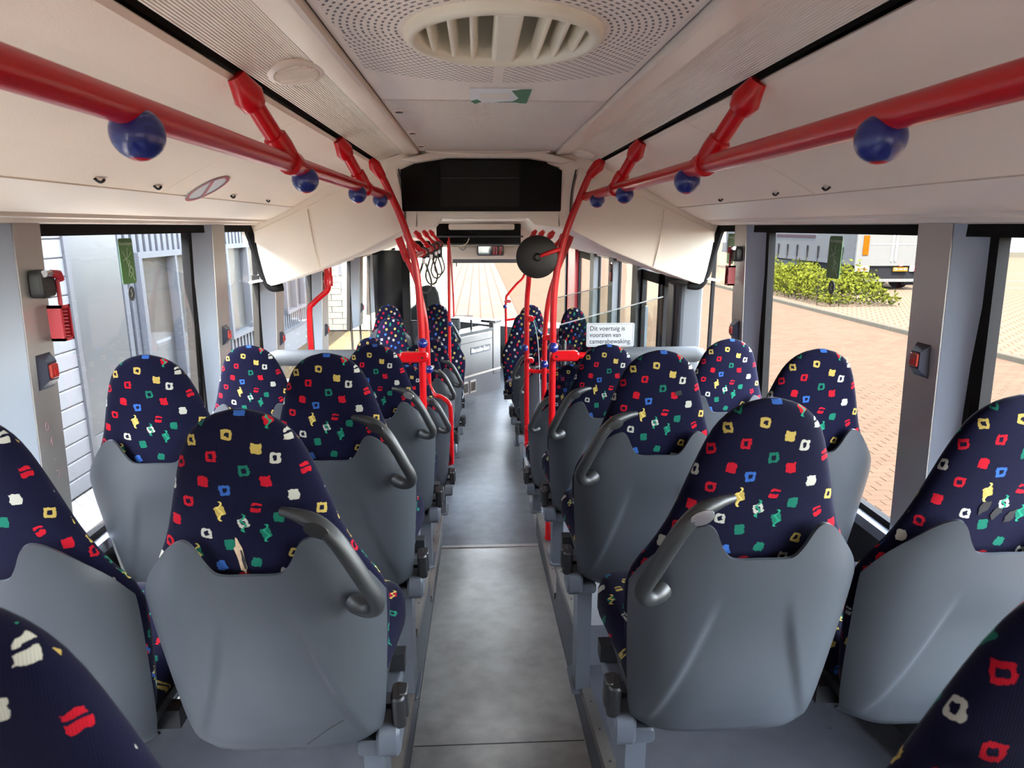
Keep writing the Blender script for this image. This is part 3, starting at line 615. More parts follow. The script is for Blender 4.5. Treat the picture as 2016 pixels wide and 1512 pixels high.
def make_cushion():
    mb = MB(); N = 36; rows = [(0.0, 0.86), (0.012, 0.95), (0.035, 1.0), (0.075, 1.0), (0.098, 0.965), (0.108, 0.90), (0.112, 0.75), (0.113, 0.4)]
    for h, k in rows:
        for q in range(N):
            a = 2*PI*q/N; c, s = math.cos(a), math.sin(a); e = 2/4.5
            f = math.copysign(abs(s)**e, s); mb.v.append(((0.205+0.03*f)*k*math.copysign(abs(c)**e, c), 0.350+0.205*k*f, 0.05+h+0.02*f))
    fs = [(i*N+k, i*N+(k+1) % N, (i+1)*N+(k+1) % N, (i+1)*N+k) for i in range(len(rows)-1) for k in range(N)]+[tuple(range(N))[::-1], tuple((len(rows)-1)*N+k for k in range(N))]
    for f in fs: mb.uv[len(mb.f)] = [(mb.v[i][0]*1.0+4.3, mb.v[i][1]+mb.v[i][2]*0.9) for i in f]; mb.f.append(f)
    return mb.mesh('cushion', 'fabric', True, 70)
def make_handle(s):
    # s=+1: aisle lies on +x
    pts = [(0.072, 0.594, -0.012), (0.100, 0.592, -0.024), (0.135, 0.579, -0.034), (0.165, 0.550, -0.042), (0.190, 0.505, -0.046), (0.210, 0.460, -0.046), (0.224, 0.425, -0.042), (0.222, 0.402, -0.036), (0.206, 0.391, -0.026), (0.188, 0.394, -0.014), (0.178, 0.398, -0.004)]
    P = spline([(s*x, yb(z)-0.016+y, z) for x, z, y in pts], 4); R_ = []
    for i in range(len(P)):
        t = i/(len(P)-1); r = 0.008+0.0075*ss(0, 0.22, t); r += 0.0045*ss(0.78, 0.92, t); R_.append(r)
    return MB().tube(P, R_, 14).mesh('handle', 'handle', True, 60)
def make_cap(s): return MB().lathe([(0.013, 0.0), (0.0125, 0.0015), (0.009, 0.002)], 18, Matrix.Translation((s*0.137, yb(0.568)-0.016-0.0515, 0.573)) @ Matrix.Rotation(s*0.35, 4, 'Y') @ Matrix.Rotation(PI/2, 4, 'X') @ Matrix.Scale(1.7, 4, (1, 0, 0))).mesh('handle_cap', 'black', True)
ME = dict(back=make_backrest(), shell=make_shell(), cush=make_cushion())
for s in (-1, 1):
    ME['handle', s] = make_handle(s); ME['cap', s] = make_cap(s); ME['chrome', s] = ME['cap', s].copy(); ME['chrome', s].materials[0] = M['silver']
    mb = MB(); T = Matrix.Translation((s*0.232, 0.185, 0.075)) @ Matrix.Rotation(0.18, 4, 'X'); mb.rbox((0, 0, -0.015), (0.030, 0.055, 0.085), 0.012, 3, T, 2); mb.rbox((s*0.010, 0.004, -0.005), (0.020, 0.036, 0.07), 0.008, 3, T, 2)
    ME['lever', s] = mb.mesh('recliner_lever', 'black', True, 40)
    mb = MB(); mb.rbox((s*0.208, 0.205, -0.015), (0.05, 0.10, 0.075), 0.02, 3, None, 0); mb.rbox((s*0.175, 0.30, -0.035), (0.075, 0.26, 0.04), 0.012, 3, None, 1)
    ME['bracket', s] = mb.mesh('side_bracket', 'frame', True, 40)
    mb = MB(); mb.box((s*0.165, 0.27, -0.5), (0.048, 0.085, 1.0)); ME['leg', s] = mb.mesh('leg', 'frame')
    mb = MB(); mb.rbox((s*0.165, 0.29, 0.006), (0.075, 0.16, 0.012), 0.02, 3, None, 2); mb.lathe([(0.011, 0.012), (0.011, 0.020), (0.004, 0.021)], 6, Matrix.Translation((s*0.165, 0.345, 0))); ME['foot', s] = mb.mesh('foot_plate', 'frame')
mb = MB(); mb.bb(-0.19, 0.19, 0.18, 0.52, 0.035, 0.058); mb.bb(-0.22, 0.22, 0.225, 0.265, -0.01, 0.035); mb.bb(-0.22, 0.22, 0.40, 0.44, -0.01, 0.035); ME['pan'] = mb.mesh('seat_pan', 'darkframe')
def seat(label, x, y, ztop, zfloor, aisle=0, back=False, group='patterned bus seats'):
    zb = ztop-ZTOP; root = thing('bus_seat', label, 'seat', (x, y, zfloor), group, PI if back else 0.0)
    up = zb-zfloor; s = aisle if aisle else (1 if x > 0 else -1)
    if back: s = -s
    def p(name, me, z=up): return link(name, me, root, (0, 0, z))
    p('backrest', ME['back']); sh = p('back_shell', ME['shell']); cu = p('cushion', ME['cush']); cu.scale = (1, 0.84, 0.9) if y < 0.6 else (1, 1, 1); p('seat_pan', ME['pan'])
    br = p('side_bracket', ME['bracket', s])
    lg = p('leg', ME['leg', s], up-0.05); lg.scale = (1, 1, max(0.05, up-0.055)); p('foot_plate', ME['foot', s], 0.0)
    if aisle: p('recliner_lever', ME['lever', s])
    if aisle and not back or aisle:
        h = p('handle', ME['handle', s]); cp = link('handle_cap', ME['chrome' if 'crease' in label or 'just behind the red pole' in label else 'cap', s], h)
        if 'crease' in label or 'just behind the red pole' in label: cp['label'] = 'bare chrome oval where the handle cap is missing'
    return root
A, Wd = 0.452, 0.925
def pz(y):
    for seg in SEG:
        if seg[0][0] <= y <= seg[-1][0]: return interp(seg, y) if len(seg) > 2 else seg[0][1]+(seg[1][1]-seg[0][1])*(y-seg[0][0])/(seg[1][0]-seg[0][0])
    return 0.0
ROW = [(0.42, 1.61), (1.10, 1.567), (1.80, 1.535), (2.62, 1.420)]
torn = seat('left aisle seat with a torn patch showing foam, ahead of the blurred corner seat', -A-0.015, ROW[1][0], ROW[1][1], pz(1.4), 1)
seat('left window seat beside the torn seat, cut by the left edge of the picture', -Wd-0.015, ROW[1][0], ROW[1][1], pz(1.4))
seat('blurred seat back closest to the camera in the lower left corner', -0.464, ROW[0][0]-0.01, ROW[0][1]+0.008, pz(0.75), 1)
seat('blurred seat back closest to the camera in the lower right corner', 0.460, ROW[0][0]-0.01, ROW[0][1]+0.008, pz(0.75), -1)
scuff = seat('large right aisle seat with a pressed crease in its shell, second row from the camera', A+0.01, ROW[1][0], ROW[1][1]+0.008, pz(1.4), -1)
scorched = seat('right window seat with black scorch marks, cut by the right edge of the picture', Wd+0.005, ROW[1][0], ROW[1][1]+0.008, pz(1.4))
seat('left aisle seat directly in front of the torn seat', -A-0.02, ROW[2][0], ROW[2][1], pz(2.1), 1)
seat('left window seat below the green exit sticker, beside the hammer pillar', -Wd-0.025, ROW[2][0], ROW[2][1], pz(2.1))
smear = seat('right aisle seat with a pale smear on its shell shoulder', A, ROW[2][0], ROW[2][1], pz(2.1), -1)
seat('right window seat below the hedge and lorry view', Wd-0.02, ROW[2][0], ROW[2][1], pz(2.1))
seat('left aisle seat just behind the red pole and padded bar', -A-0.015, ROW[3][0], ROW[3][1], pz(2.8), 1)
seat('left window seat at the padded bar under the cream duct cover', -0.952, ROW[3][0], ROW[3][1], pz(2.8))
seat('right aisle seat just behind the white camera notice', A+0.008, ROW[3][0], ROW[3][1]-0.008, pz(2.8), -1)
seat('right window seat at the padded bar beside the second right pillar', 0.957, ROW[3][0], ROW[3][1]+0.01, pz(2.8))
seat('low left window seat peeping out below the padded bar', -0.965, 3.62, 1.15, 0.172)
seat('low left aisle seat just beyond the red pole', -A, 3.62, 1.135, 0.172, 1)
seat('low right aisle seat just beyond the red pole and bar', A, 3.62, 1.13, 0.172, -1)
seat('single left aisle seat in the low front section, beside the red barrier loop', -A, 4.5, 1.10, 0.0, 1)
seat('left aisle seat before the rear facing pair', -0.42, 5.15, 1.035, 0.0, 1)
seat('left window seat before the rear facing pair', -0.885, 5.15, 1.045, 0.0)
seat('rear facing left window seat with its patterned front showing', -0.875, 6.40, 1.045, 0.10, 0, True)
seat('rear facing left aisle seat with its patterned front showing', -0.41, 6.40, 1.045, 0.10, -1, True)
seat('frontmost left window seat behind the black driver seat', -0.93, 6.62, 1.13, 0.20)
seat('frontmost left aisle seat behind the black driver seat', -0.465, 6.62, 1.135, 0.20, 1)
seat('right aisle seat beyond the middle door, nearer of two in line', 0.47, 4.85, 1.05, 0.0, -1)
seat('right aisle seat beyond the middle door, farther of two in line', 0.45, 5.45, 1.025, 0.0, -1)
seat('right window seat half hidden behind the glass screen', 0.92, 5.45, 1.025, 0.0)
seat('rear facing right aisle seat with its patterned front showing', 0.40, 6.72, 1.04, 0.08, 1, True)
seat('rear facing right window seat with its patterned front behind the glass', 0.885, 6.72, 1.09, 0.08, 0, True)
seat('frontmost right aisle seat with its dark handle towards the cab', 0.485, 6.95, 1.085, 0.08, -1)
# marks on single seats
ZR = ROW[1][1]-ZTOP-pz(1.4)
def blot(parent, name, mat, x, z, w, h, up, seed, n=16, surf='pad', tilt=0.0):
    q = random.Random(seed); vs = [(x, 0, z)]
    for k in range(n):
        a = 2*PI*k/n; r = 0.7+0.5*q.random(); px, pz_ = w*r*math.cos(a), h*r*math.sin(a); vs.append((x+px*math.cos(tilt)-pz_*math.sin(tilt), 0, z+px*math.sin(tilt)+pz_*math.cos(tilt)))
    out = []
    for (a, _, c) in vs:
        if surf == 'pad': w_, t = interp(WB, c), interp(TB, c); k = min(0.99, abs(a)/w_); y = yb(c)+0.042+0.018*(1-ss(0.36, 0.46, c))-t/2*(1-k**2.5)**(1/2.5)-0.0015
        else: s_ = a/interp(WS, c); y = yb(c)-0.016-0.016*(1-s_*s_)+0.055*abs(s_)**5-0.0012
        out.append((a, y, c+up))
    return MB().add(out, [(0, 1+k, 1+(k+1) % n) for k in range(n)]).build(name, mat, parent)
blot(torn, 'torn_foam', 'foam', -0.022, 0.49, 0.008, 0.038, ZR, 3, tilt=0.12)
blot(torn, 'tear_slit', 'scorch', -0.017, 0.478, 0.0028, 0.022, ZR, 5, tilt=0.10).location = (0, -0.0015, 0)
blot(smear, 'pale_smear', 'stain', 0.135, 0.44, 0.022, 0.036, ROW[2][1]-ZTOP-pz(2.1), 8, 20, 'shell', -0.5)
blot(smear, 'pale_smear', 'stain', 0.165, 0.475, 0.02, 0.012, ROW[2][1]-ZTOP-pz(2.1), 9, 16, 'shell', 0.5)
for k, (x, z) in enumerate(((-0.045, 0.548), (-0.02, 0.535), (0.01, 0.53))): blot(scorched, 'scorch_mark', 'scorch', x, z, 0.008, 0.016, ROW[1][1]+0.008-ZTOP-pz(1.4), 20+k, 14, 'pad', -0.5)
blot(smear, 'scorch_mark', 'scorch', 0.052, 0.645, 0.011, 0.009, ROW[2][1]-ZTOP-pz(2.1), 31)
MB().tube([(0.06, yb(0.06)-0.036, 0.055+ZR), (0.10, yb(0.09)-0.0345, 0.088+ZR), (0.135, yb(0.12)-0.031, 0.112+ZR)], 0.0011, 5).build('scratch', 'scorch', torn)

# ------------------------------------------------------------------ red rails, poles and knobs
def bracket(root, s, y, ztop=2.172, xt=0.552, yl=0.11, zr=2.012, xr=0.48, k=1.25):
    a, b = Vector((s*xt, y, ztop)), Vector((s*xr, y+yl, zr)); d = (b-a)
    br = MB().tube([a+d*0.18, a+d*0.82], 0.0165*k, 14).build('bracket', 'red', root, smooth=True)
    MB().tube([a-d*0.02, a+d*0.06, a+d*0.2, a+d*0.32, a+d*0.33], [0.017*k, 0.021*k, 0.029*k, 0.0225*k, 0.0205*k], 12, flat=0.8).build('head', 'red', br, smooth=True)
    MB().tube([a+d*0.66, a+d*0.67, a+d*0.80, a+d*1.02], [0.0195*k, 0.0215*k, 0.0225*k, 0.020*k], 12).build('socket', 'red', br, smooth=True)
    MB().tube([b-Vector((0, 0.022, 0)), b-Vector((0, 0.018, 0)), b+Vector((0, 0.018, 0)), b+Vector((0, 0.022, 0))], [0.024, 0.028, 0.028, 0.024], 16).build('clamp', 'red', br, smooth=True)
    return br
def knob(name, label, loc, r, group, drop=True):
    k = thing(name, label, 'knob', loc, group)
    mb = MB(); mb.lathe([(r*math.sin(a)+0.0004, -r*math.cos(a)) for a in [PI*(0.12+0.88*i/14) for i in range(15)]], 24)
    mb.build('ball', 'blue', k, smooth=True)
    for q in range(3):
        t = 0.38+0.17*q; MB().lathe([(r*math.sin(PI*t)*1.004, -r*math.cos(PI*t)-0.0006), (r*math.sin(PI*t)*1.012, -r*math.cos(PI*t)), (r*math.sin(PI*t)*1.004, -r*math.cos(PI*t)+0.0006)], 24).build('groove_ring', 'navy', k)
    if drop: MB().lathe([(0.0005, -r*1.03), (r*0.28, -r*0.985), (r*0.42, -r*0.91), (r*0.43, -r*0.88)], 20).build('red_cap', 'red', k, smooth=True)
    return k
for s, nm in ((-1, 'left'), (1, 'right')):
    rl = thing('handrail', 'red overhead handrail along the %s side of the raised rear section' % nm, 'handrail', (0, 0, 0))
    yend = 3.38 if s < 0 else 3.44
    MB().tube([(s*0.485, -1.5, 2.012), (s*0.485, 1.0, 2.012), (s*0.482, 2.5, 2.012), (s*0.478, yend, 2.012)], 0.0203, 20).build('rail', 'red', rl, smooth=True)
    for y in (-0.9, 1.55, 2.62): bracket(rl, s, y)
    for i, y in enumerate((0.93, 1.79, 2.55, 3.13)):
        knob('grip_knob', '%s blue ball with red cap under the %s red handrail' % (('nearest large', 'second', 'third', 'farthest')[i], nm), (s*0.482, y, 1.984), 0.0325, 'blue grip balls under the %s handrail' % nm)
    # curved main pole
    if s < 0: path = [(-0.55, 3.40, 2.17), (-0.508, 3.43, 2.10), (-0.472, 3.45, 2.017), (-0.427, 3.45, 1.909), (-0.388, 3.45, 1.787), (-0.362, 3.45, 1.66), (-0.350, 3.45, 1.51), (-0.346, 3.45, 1.357), (-0.346, 3.45, 1.19), (-0.347, 3.45, 0.68), (-0.348, 3.46, 0.19)]
    else: path = [(0.545, 3.40, 2.17), (0.492, 3.43, 2.11), (0.447, 3.45, 2.0), (0.400, 3.45, 1.885), (0.362, 3.45, 1.761), (0.338, 3.45, 1.623), (0.328, 3.45, 1.482), (0.326, 3.45, 1.19), (0.326, 3.45, 0.81), (0.326, 3.46, 0.19)]
    pl = thing('grab_pole', 'tall curved red grab pole on the %s of the aisle at the bulkhead' % nm, 'pole', path[-1], None)
    L = Vector(path[-1]); sp = [Vector(p)-L for p in spline(path, 6)]
    MB().tube(sp, 0.0175, 14).build('tube', 'red', pl, smooth=True)
    MB().tube([sp[0]-Vector((s*-0.004, 0, -0.012)), sp[2], sp[5], sp[6]], [0.016, 0.031, 0.024, 0.022], 10, flat=0.75).build('head', 'red', pl, smooth=True)
    MB().lathe([(0.030, 0.0), (0.030, 0.012), (0.027, 0.02), (0.027, 0.10), (0.024, 0.105), (0.0185, 0.12)], 16).build('floor_socket', 'red', pl, smooth=True)
    # padded cross bar behind the front of the podium
    yb_ = 3.42; zb_ = 1.225
    pb = thing('padded_bar', 'red cross bar with grey foam padding at the bulkhead, %s of the aisle' % nm, 'barrier', (s*0.34, yb_, zb_))
    MB().tube([(0, 0, 0), (s*0.83, 0, 0)], 0.0165, 12).build('bar', 'red', pb, smooth=True)
    MB().tube([(s*0.155, 0, 0), (s*0.16, 0, 0), (s*0.21, 0, 0.0), (s*0.72, 0, 0), (s*0.765, 0, 0), (s*0.77, 0, 0)], [0.02, 0.026, 0.040, 0.042, 0.030, 0.024], 16).build('foam_pad', 'pad', pb, smooth=True)
    mb = MB(); mb.rbox((s*0.045, -0.003, 0), (0.15, 0.05, 0.052), 0.024, 4, None, 1); cl = mb.build('clamp', 'red', pb, smooth=True)
    MB().lathe([(0.006, 0.0), (0.006, 0.003)], 10, Matrix.Translation((0, -0.0285, 0)) @ Matrix.Rotation(PI/2, 4, 'X')).build('bolt', 'handle', cl)
def pole(label, path, r=0.016, sub=5, extra=None, name='grab_pole', cat='pole', base=True):
    L = Vector(path[-1]); p = thing(name, label, cat, L); sp = [Vector(q)-L for q in spline(path, sub)]
    MB().tube(sp, r, 12).build('tube', 'red', p, smooth=True); return p, L
def clampat(p, L, pos, sx=1, mat='red', w=0.075):
    q = Vector(pos)-L; mb = MB(); mb.rbox((q.x+sx*w*0.27, q.y-0.002, q.z), (w, 0.042, 0.034), 0.016, 3, None, 1); c = mb.build('clamp', mat, p, smooth=True)
    MB().lathe([(0.005, 0), (0.005, 0.003)], 10, Matrix.Translation((q.x+sx*w*0.22, q.y-0.0235, q.z)) @ Matrix.Rotation(PI/2, 4, 'X')).build('bolt', 'handle', c); return c
p, L = pole('second red pole leaning just beyond the left main pole', [(-0.548, 4.3, 1.825), (-0.50, 4.3, 1.69), (-0.444, 4.3, 1.55), (-0.405, 4.3, 1.391), (-0.385, 4.3, 1.23), (-0.38, 4.3, 0.967), (-0.378, 4.3, 0.5), (-0.378, 4.3, 0.0)])
MB().tube([Vector((-0.552, 4.3, 1.84))-L, Vector((-0.535, 4.3, 1.79))-L, Vector((-0.49, 4.3, 1.665))-L], [0.026, 0.024, 0.023], 10).build('head', 'red', p, smooth=True)
p, L = pole('second red pole leaning just beyond the right main pole', [(0.520, 4.3, 1.82), (0.470, 4.3, 1.672), (0.424, 4.3, 1.546), (0.390, 4.3, 1.419), (0.372, 4.3, 1.257), (0.367, 4.3, 1.06), (0.367, 4.3, 0.72), (0.366, 4.3, 0.0)])
MB().tube([Vector((0.530, 4.3, 1.845))-L, Vector((0.512, 4.3, 1.79))-L, Vector((0.47, 4.3, 1.68))-L], [0.026, 0.024, 0.02], 10).build('head', 'red', p, smooth=True)
clampat(p, L, (0.367, 4.3, 1.18)); clampat(p, L, (0.367, 4.3, 0.77)); clampat(p, L, (0.367, 4.3, 0.66), 1, 'red', 0.065)
p, L = pole('thin red pole with a kinked foot left of the right main pole', [(0.262, 4.25, 1.80), (0.262, 4.28, 1.563), (0.252, 4.3, 1.388), (0.252, 4.3, 1.061), (0.253, 4.3, 0.723), (0.258, 4.3, 0.46), (0.282, 4.3, 0.365), (0.308, 4.3, 0.30), (0.312, 4.3, 0.22), (0.312, 4.3, 0.0)])
for z in (1.30, 1.03, 0.58, 0.47): clampat(p, L, (0.252, 4.3, z), 1, 'red', 0.06)
p, L = pole('red U shaped barrier loop between the two right poles', [(0.256, 4.34, 1.02), (0.262, 4.34, 0.967), (0.30, 4.34, 0.948), (0.40, 4.34, 0.947), (0.50, 4.34, 0.946), (0.548, 4.34, 0.90), (0.552, 4.34, 0.6), (0.552, 4.34, 0.0)], 0.014, 5, None, 'barrier_loop', 'barrier')
p, L = pole('dark red kinked pole near the windscreen on the right', [(0.46, 7.5, 1.60), (0.452, 7.5, 1.36), (0.36, 7.5, 1.25), (0.276, 7.5, 1.15), (0.250, 7.5, 1.09), (0.248, 7.5, 0.805), (0.248, 7.5, 0.0)], 0.013)
clampat(p, L, (0.248, 7.5, 1.07), 1, 'redmatte'); MB().tube([Vector((0.248, 7.5, 0.86))-L, Vector((0.40, 7.5, 0.88))-L], 0.011, 8).build('side_rail', 'red', p, smooth=True)
p, L = pole('red S bent pole by the third left window', [(-0.905, 3.95, 1.66), (-0.905, 3.95, 1.56), (-0.915, 3.95, 1.515), (-0.95, 3.95, 1.485), (-1.0, 3.95, 1.44), (-1.022, 3.95, 1.395), (-1.028, 3.95, 1.14), (-1.03, 3.95, 0.6), (-1.03, 3.95, 0.0)])
MB().tube([Vector((-0.905, 3.95, 1.65))-L, Vector((-0.905, 3.95, 1.60))-L, Vector((-0.905, 3.95, 1.59))-L, Vector((-0.905, 3.95, 1.54))-L], [0.022, 0.022, 0.026, 0.024], 12).build('head', 'red', p, smooth=True)
p, L = pole('red barrier loop at the left edge of the aisle', [(-0.375, 4.28, 0.875), (-0.33, 4.05, 0.872), (-0.285, 4.02, 0.862), (-0.245, 4.0, 0.835), (-0.230, 4.0, 0.79), (-0.229, 4.0, 0.62), (-0.228, 4.0, 0.47), (-0.236, 4.0, 0.446), (-0.29, 4.0, 0.443), (-0.35, 4.0, 0.443)], 0.0135, 5, None, 'barrier_loop', 'barrier')
p, L = pole('red pole beside the hanging straps by the driver cab', [(-0.30, 5.9, 1.75), (-0.305, 5.9, 1.4), (-0.31, 5.9, 0.9), (-0.31, 5.9, 0.0)], 0.013)
p, L = pole('thin dark red edge pole of the driver cab door', [(-0.385, 8.0, 1.75), (-0.36, 8.0, 1.4), (-0.345, 8.0, 1.0), (-0.343, 8.0, 0.0)], 0.010)
tag(MB().tube(spline([(0.27, 4.66, 1.30), (0.29, 4.7, 1.279), (0.326, 4.7, 1.23), (0.352, 4.7, 1.129), (0.367, 4.7, 0.985), (0.377, 4.7, 0.727), (0.391, 4.7, 0.386), (0.395, 4.7, 0.0)], 4), 0.0025, 6).build('steel_cable', 'white', None, smooth=True), 'thin white cable arching from the kinked right pole down to the floor', 'cable')
bp = thing('support_post', 'short black post with a domed top behind the right main pole', 'post', (0.487, 4.26, 0.0))
MB().lathe([(0.016, 0), (0.016, 1.15), (0.012, 1.165), (0.004, 1.17)], 12).build('tube', 'black', bp, smooth=True); MB().lathe([(0.035, 0), (0.035, 0.012), (0.018, 0.02)], 14).build('base_flange', 'black', bp)
knob('grip_knob', 'blue ball on the left main pole above the padded bar', (-0.338, 3.40, 1.298), 0.026, 'blue grip balls on poles', False)
knob('grip_knob', 'lower blue ball on the second left pole', (-0.372, 4.26, 0.985), 0.026, 'blue grip balls on poles', False)
knob('grip_knob', 'blue ball on the right main pole above the padded bar', (0.322, 3.40, 1.270), 0.026, 'blue grip balls on poles', False)
knob('grip_knob', 'lower blue ball between the right poles', (0.360, 4.26, 1.01), 0.026, 'blue grip balls on poles', False)
knob('grip_knob', 'small blue ball on the thin kinked right pole', (0.236, 4.26, 1.118), 0.022, 'blue grip balls on poles', False)
knob('grip_knob', 'small blue ball on the pole by the driver cab', (-0.300, 5.87, 1.05), 0.022, 'blue grip balls on poles', False)
knob('grip_knob', 'tiny dark ball on the kinked pole near the windscreen', (0.238, 7.47, 1.015), 0.022, 'blue grip balls on poles', False)
# front handrails with brackets and hanging loops
for s, nm in ((-1, 'left'), (1, 'right')):
    rl = thing('handrail', 'front red overhead handrail on the %s beyond the bulkhead' % nm, 'handrail')
    MB().tube([(s*0.42, 3.9, 1.70), (s*0.42, 5.5, 1.70), (s*0.44, 7.4, 1.70)], 0.015, 10).build('rail', 'red', rl, smooth=True)
    for y in (4.55, 5.35, 6.15, 6.95): bracket(rl, s, y, 1.83, 0.53, 0.06, 1.70, 0.425, 0.95)
for i, (y, q) in enumerate(((4.72, 0.0), (5.45, 0.1), (6.1, -0.1), (6.6, 0.2))):
    t = thing('hanging_strap', '%s grey strap loop hanging from the front left handrail' % ('nearest', 'second', 'third', 'farthest')[i], 'strap', (-0.42, y, 1.70), 'strap loops on the front left handrail')
    MB().tube(spline([(0.0, 0.0, 0.022), (0.02, 0, 0.012), (0.022, 0, -0.01), (0.0, 0, -0.026), (-0.022, 0, -0.01), (-0.02, 0, 0.012), (0.0, 0.0, 0.022)], 4), 0.006, 6).build('hook', 'strap', t, smooth=True)
    MB().tube(spline([(0.0, 0, -0.03), (0.012, 0, -0.07), (0.028, 0, -0.12), (0.034, 0, -0.16), (0.02, 0, -0.195), (0, 0, -0.203), (-0.02, 0, -0.195), (-0.034, 0, -0.16), (-0.028, 0, -0.12), (-0.012, 0, -0.07), (0.0, 0, -0.03)], 4), 0.006, 6).build('loop', 'strap', t, smooth=True)
    MB().rbox((0, 0, -0.045), (0.022, 0.012, 0.03), 0.005, 2, None, 2).build('ferrule', 'silver', t); t.scale = (1.35, 1.35, 1.35)
# round mirror back on a red arm
mr = thing('round_mirror', 'round dark brown mirror back on a red arm by the right main pole', 'mirror', (0.242, 3.44, 1.722))
T = Matrix.Rotation(PI/2, 4, 'X'); MB().lathe([(0.104, -0.022), (0.107, -0.012), (0.106, 0.0), (0.095, 0.010), (0.05, 0.018), (0.022, 0.02)], 40, T).build('disc', simple('dark brown mirror back', (0.00711, 0.005688, 0.004977), 0.55), mr, smooth=True)
MB().lathe([(0.021, 0.018), (0.021, 0.026), (0.012, 0.034), (0.011, 0.03)], 20, T).build('hub', 'black', mr, smooth=True)
MB().tube([(0.01, -0.03, 0.005), (0.04, -0.028, 0.016), (0.10, -0.01, 0.035), (0.112, 0.01, 0.04)], [0.007, 0.010, 0.011, 0.012], 10).build('arm', 'red', mr, smooth=True)

# ------------------------------------------------------------------ fittings on pillars and glass
def stop_button(loc, s, label, rz=0):
    b = thing('stop_button', label, 'button', loc, 'stop buttons on the pillars', 0)
    vs = [(0, -0.032, -0.050), (0, 0.032, -0.050), (0, 0.032, 0.050), (0, -0.032, 0.050), (-s*0.026, -0.02, -0.024), (-s*0.026, 0.02, -0.024), (-s*0.026, 0.02, 0.024), (-s*0.026, -0.02, 0.024)]
    MB().add(vs, [(0, 1, 2, 3), (4, 7, 6, 5), (0, 4, 5, 1), (1, 5, 6, 2), (2, 6, 7, 3), (3, 7, 4, 0)]).build('housing', 'navy', b)
    MB().rbox((-s*0.028, 0, 0.0), (0.008, 0.032, 0.038), 0.006, 3, None, 0).build('push_button', 'amber', b)
    MB().rbox((-s*0.033, 0, -0.004), (0.003, 0.015, 0.018), 0.004, 3, None, 0).build('button_print', 'redglass', b)
stop_button((-1.188, 1.79, 1.505), -1, 'blue stop button with red key on the pillar below the left hammer')
stop_button((1.187, 1.81, 1.508), 1, 'blue stop button with red key on the near right pillar')
stop_button((-1.195, 3.07, 1.40), -1, 'blue stop button on the second left pillar')
stop_button((-1.20, 3.93, 1.245), -1, 'blue stop button on the third left pillar')
stop_button((-1.20, 5.1, 1.12), -1, 'small dark stop button on the fourth left pillar')
stop_button((-1.20, 6.7, 1.10), -1, 'tiny dark stop button on the fifth left pillar')
stop_button((1.187, 3.2, 1.385), 1, 'blue stop button on the second right pillar')
stop_button((1.09, 3.86, 1.27), 1, 'blue stop button on the thick grey door pillar')
def hammer(loc, s, label, sc=0.74):
    h = thing('emergency_hammer', label, 'hammer', loc); q = lambda x, y, z: (-s*x*sc, y*sc, z*sc)
    mb = MB(); mb.rbox(q(0.022, -0.005, 0.0), (0.045*sc, 0.085*sc, 0.095*sc), 0.014, 3, None, 0); hd = mb.build('holder', 'handle', h, smooth=True)
    for k in range(5): MB().box(q(0.046, -0.012, -0.035+k*0.012), (0.004*sc, 0.045*sc, 0.004*sc)).build('holder_rib', 'black', hd)
    MB().tube([q(0.052, -0.035, 0.036), q(0.052, 0.02, 0.036)], 0.012*sc, 10).build('steel_head', 'silver', h, smooth=True)
    MB().tube([q(0.052, 0.0, 0.036), q(0.055, 0.035, 0.03), q(0.056, 0.048, 0.01)], [0.013*sc, 0.016*sc, 0.012*sc], 10).build('hammer_grip', 'redmatte', h, smooth=True)
    MB().rbox(q(0.05, 0.035, -0.035), (0.014*sc, 0.014*sc, 0.10*sc), 0.005, 2, None, 2).build('shaft', 'redmatte', h)
    fr = MB(); y0, y1, z0, z1 = -0.002, 0.058, -0.20, -0.075
    for a, b, c, d in ((y0, y0+0.012, z0, z1), (y1-0.008, y1, z0, z1), (y0, y1, z1-0.010, z1), (y0, y1, z0, z0+0.010)):
        fr.box(q(0.045, (a+b)/2, (c+d)/2), (0.045*sc, (b-a)*sc, (d-c)*sc))
    fr.build('cage', 'redmatte', h)
    for k in range(9): MB().tube([q(0.03, y0+0.01, z0+0.018+k*0.0125), q(0.06, y1-0.004, z0+0.012+k*0.0125)], 0.0032*sc, 6).build('cage_bar', 'redmatte', h)
hammer((-1.176, 1.80, 1.728), -1, 'red emergency hammer in a dark holder on the near left pillar')
hammer((1.178, 3.20, 1.745), 1, 'red emergency hammer in a grey holder on the second right pillar')
hammer((-1.19, 5.05, 1.52), -1, 'small red emergency hammer on the fourth left pillar', 0.62)
hammer((1.20, 6.25, 1.52), 1, 'tiny red emergency hammer beyond the glass screen on the right', 0.7)
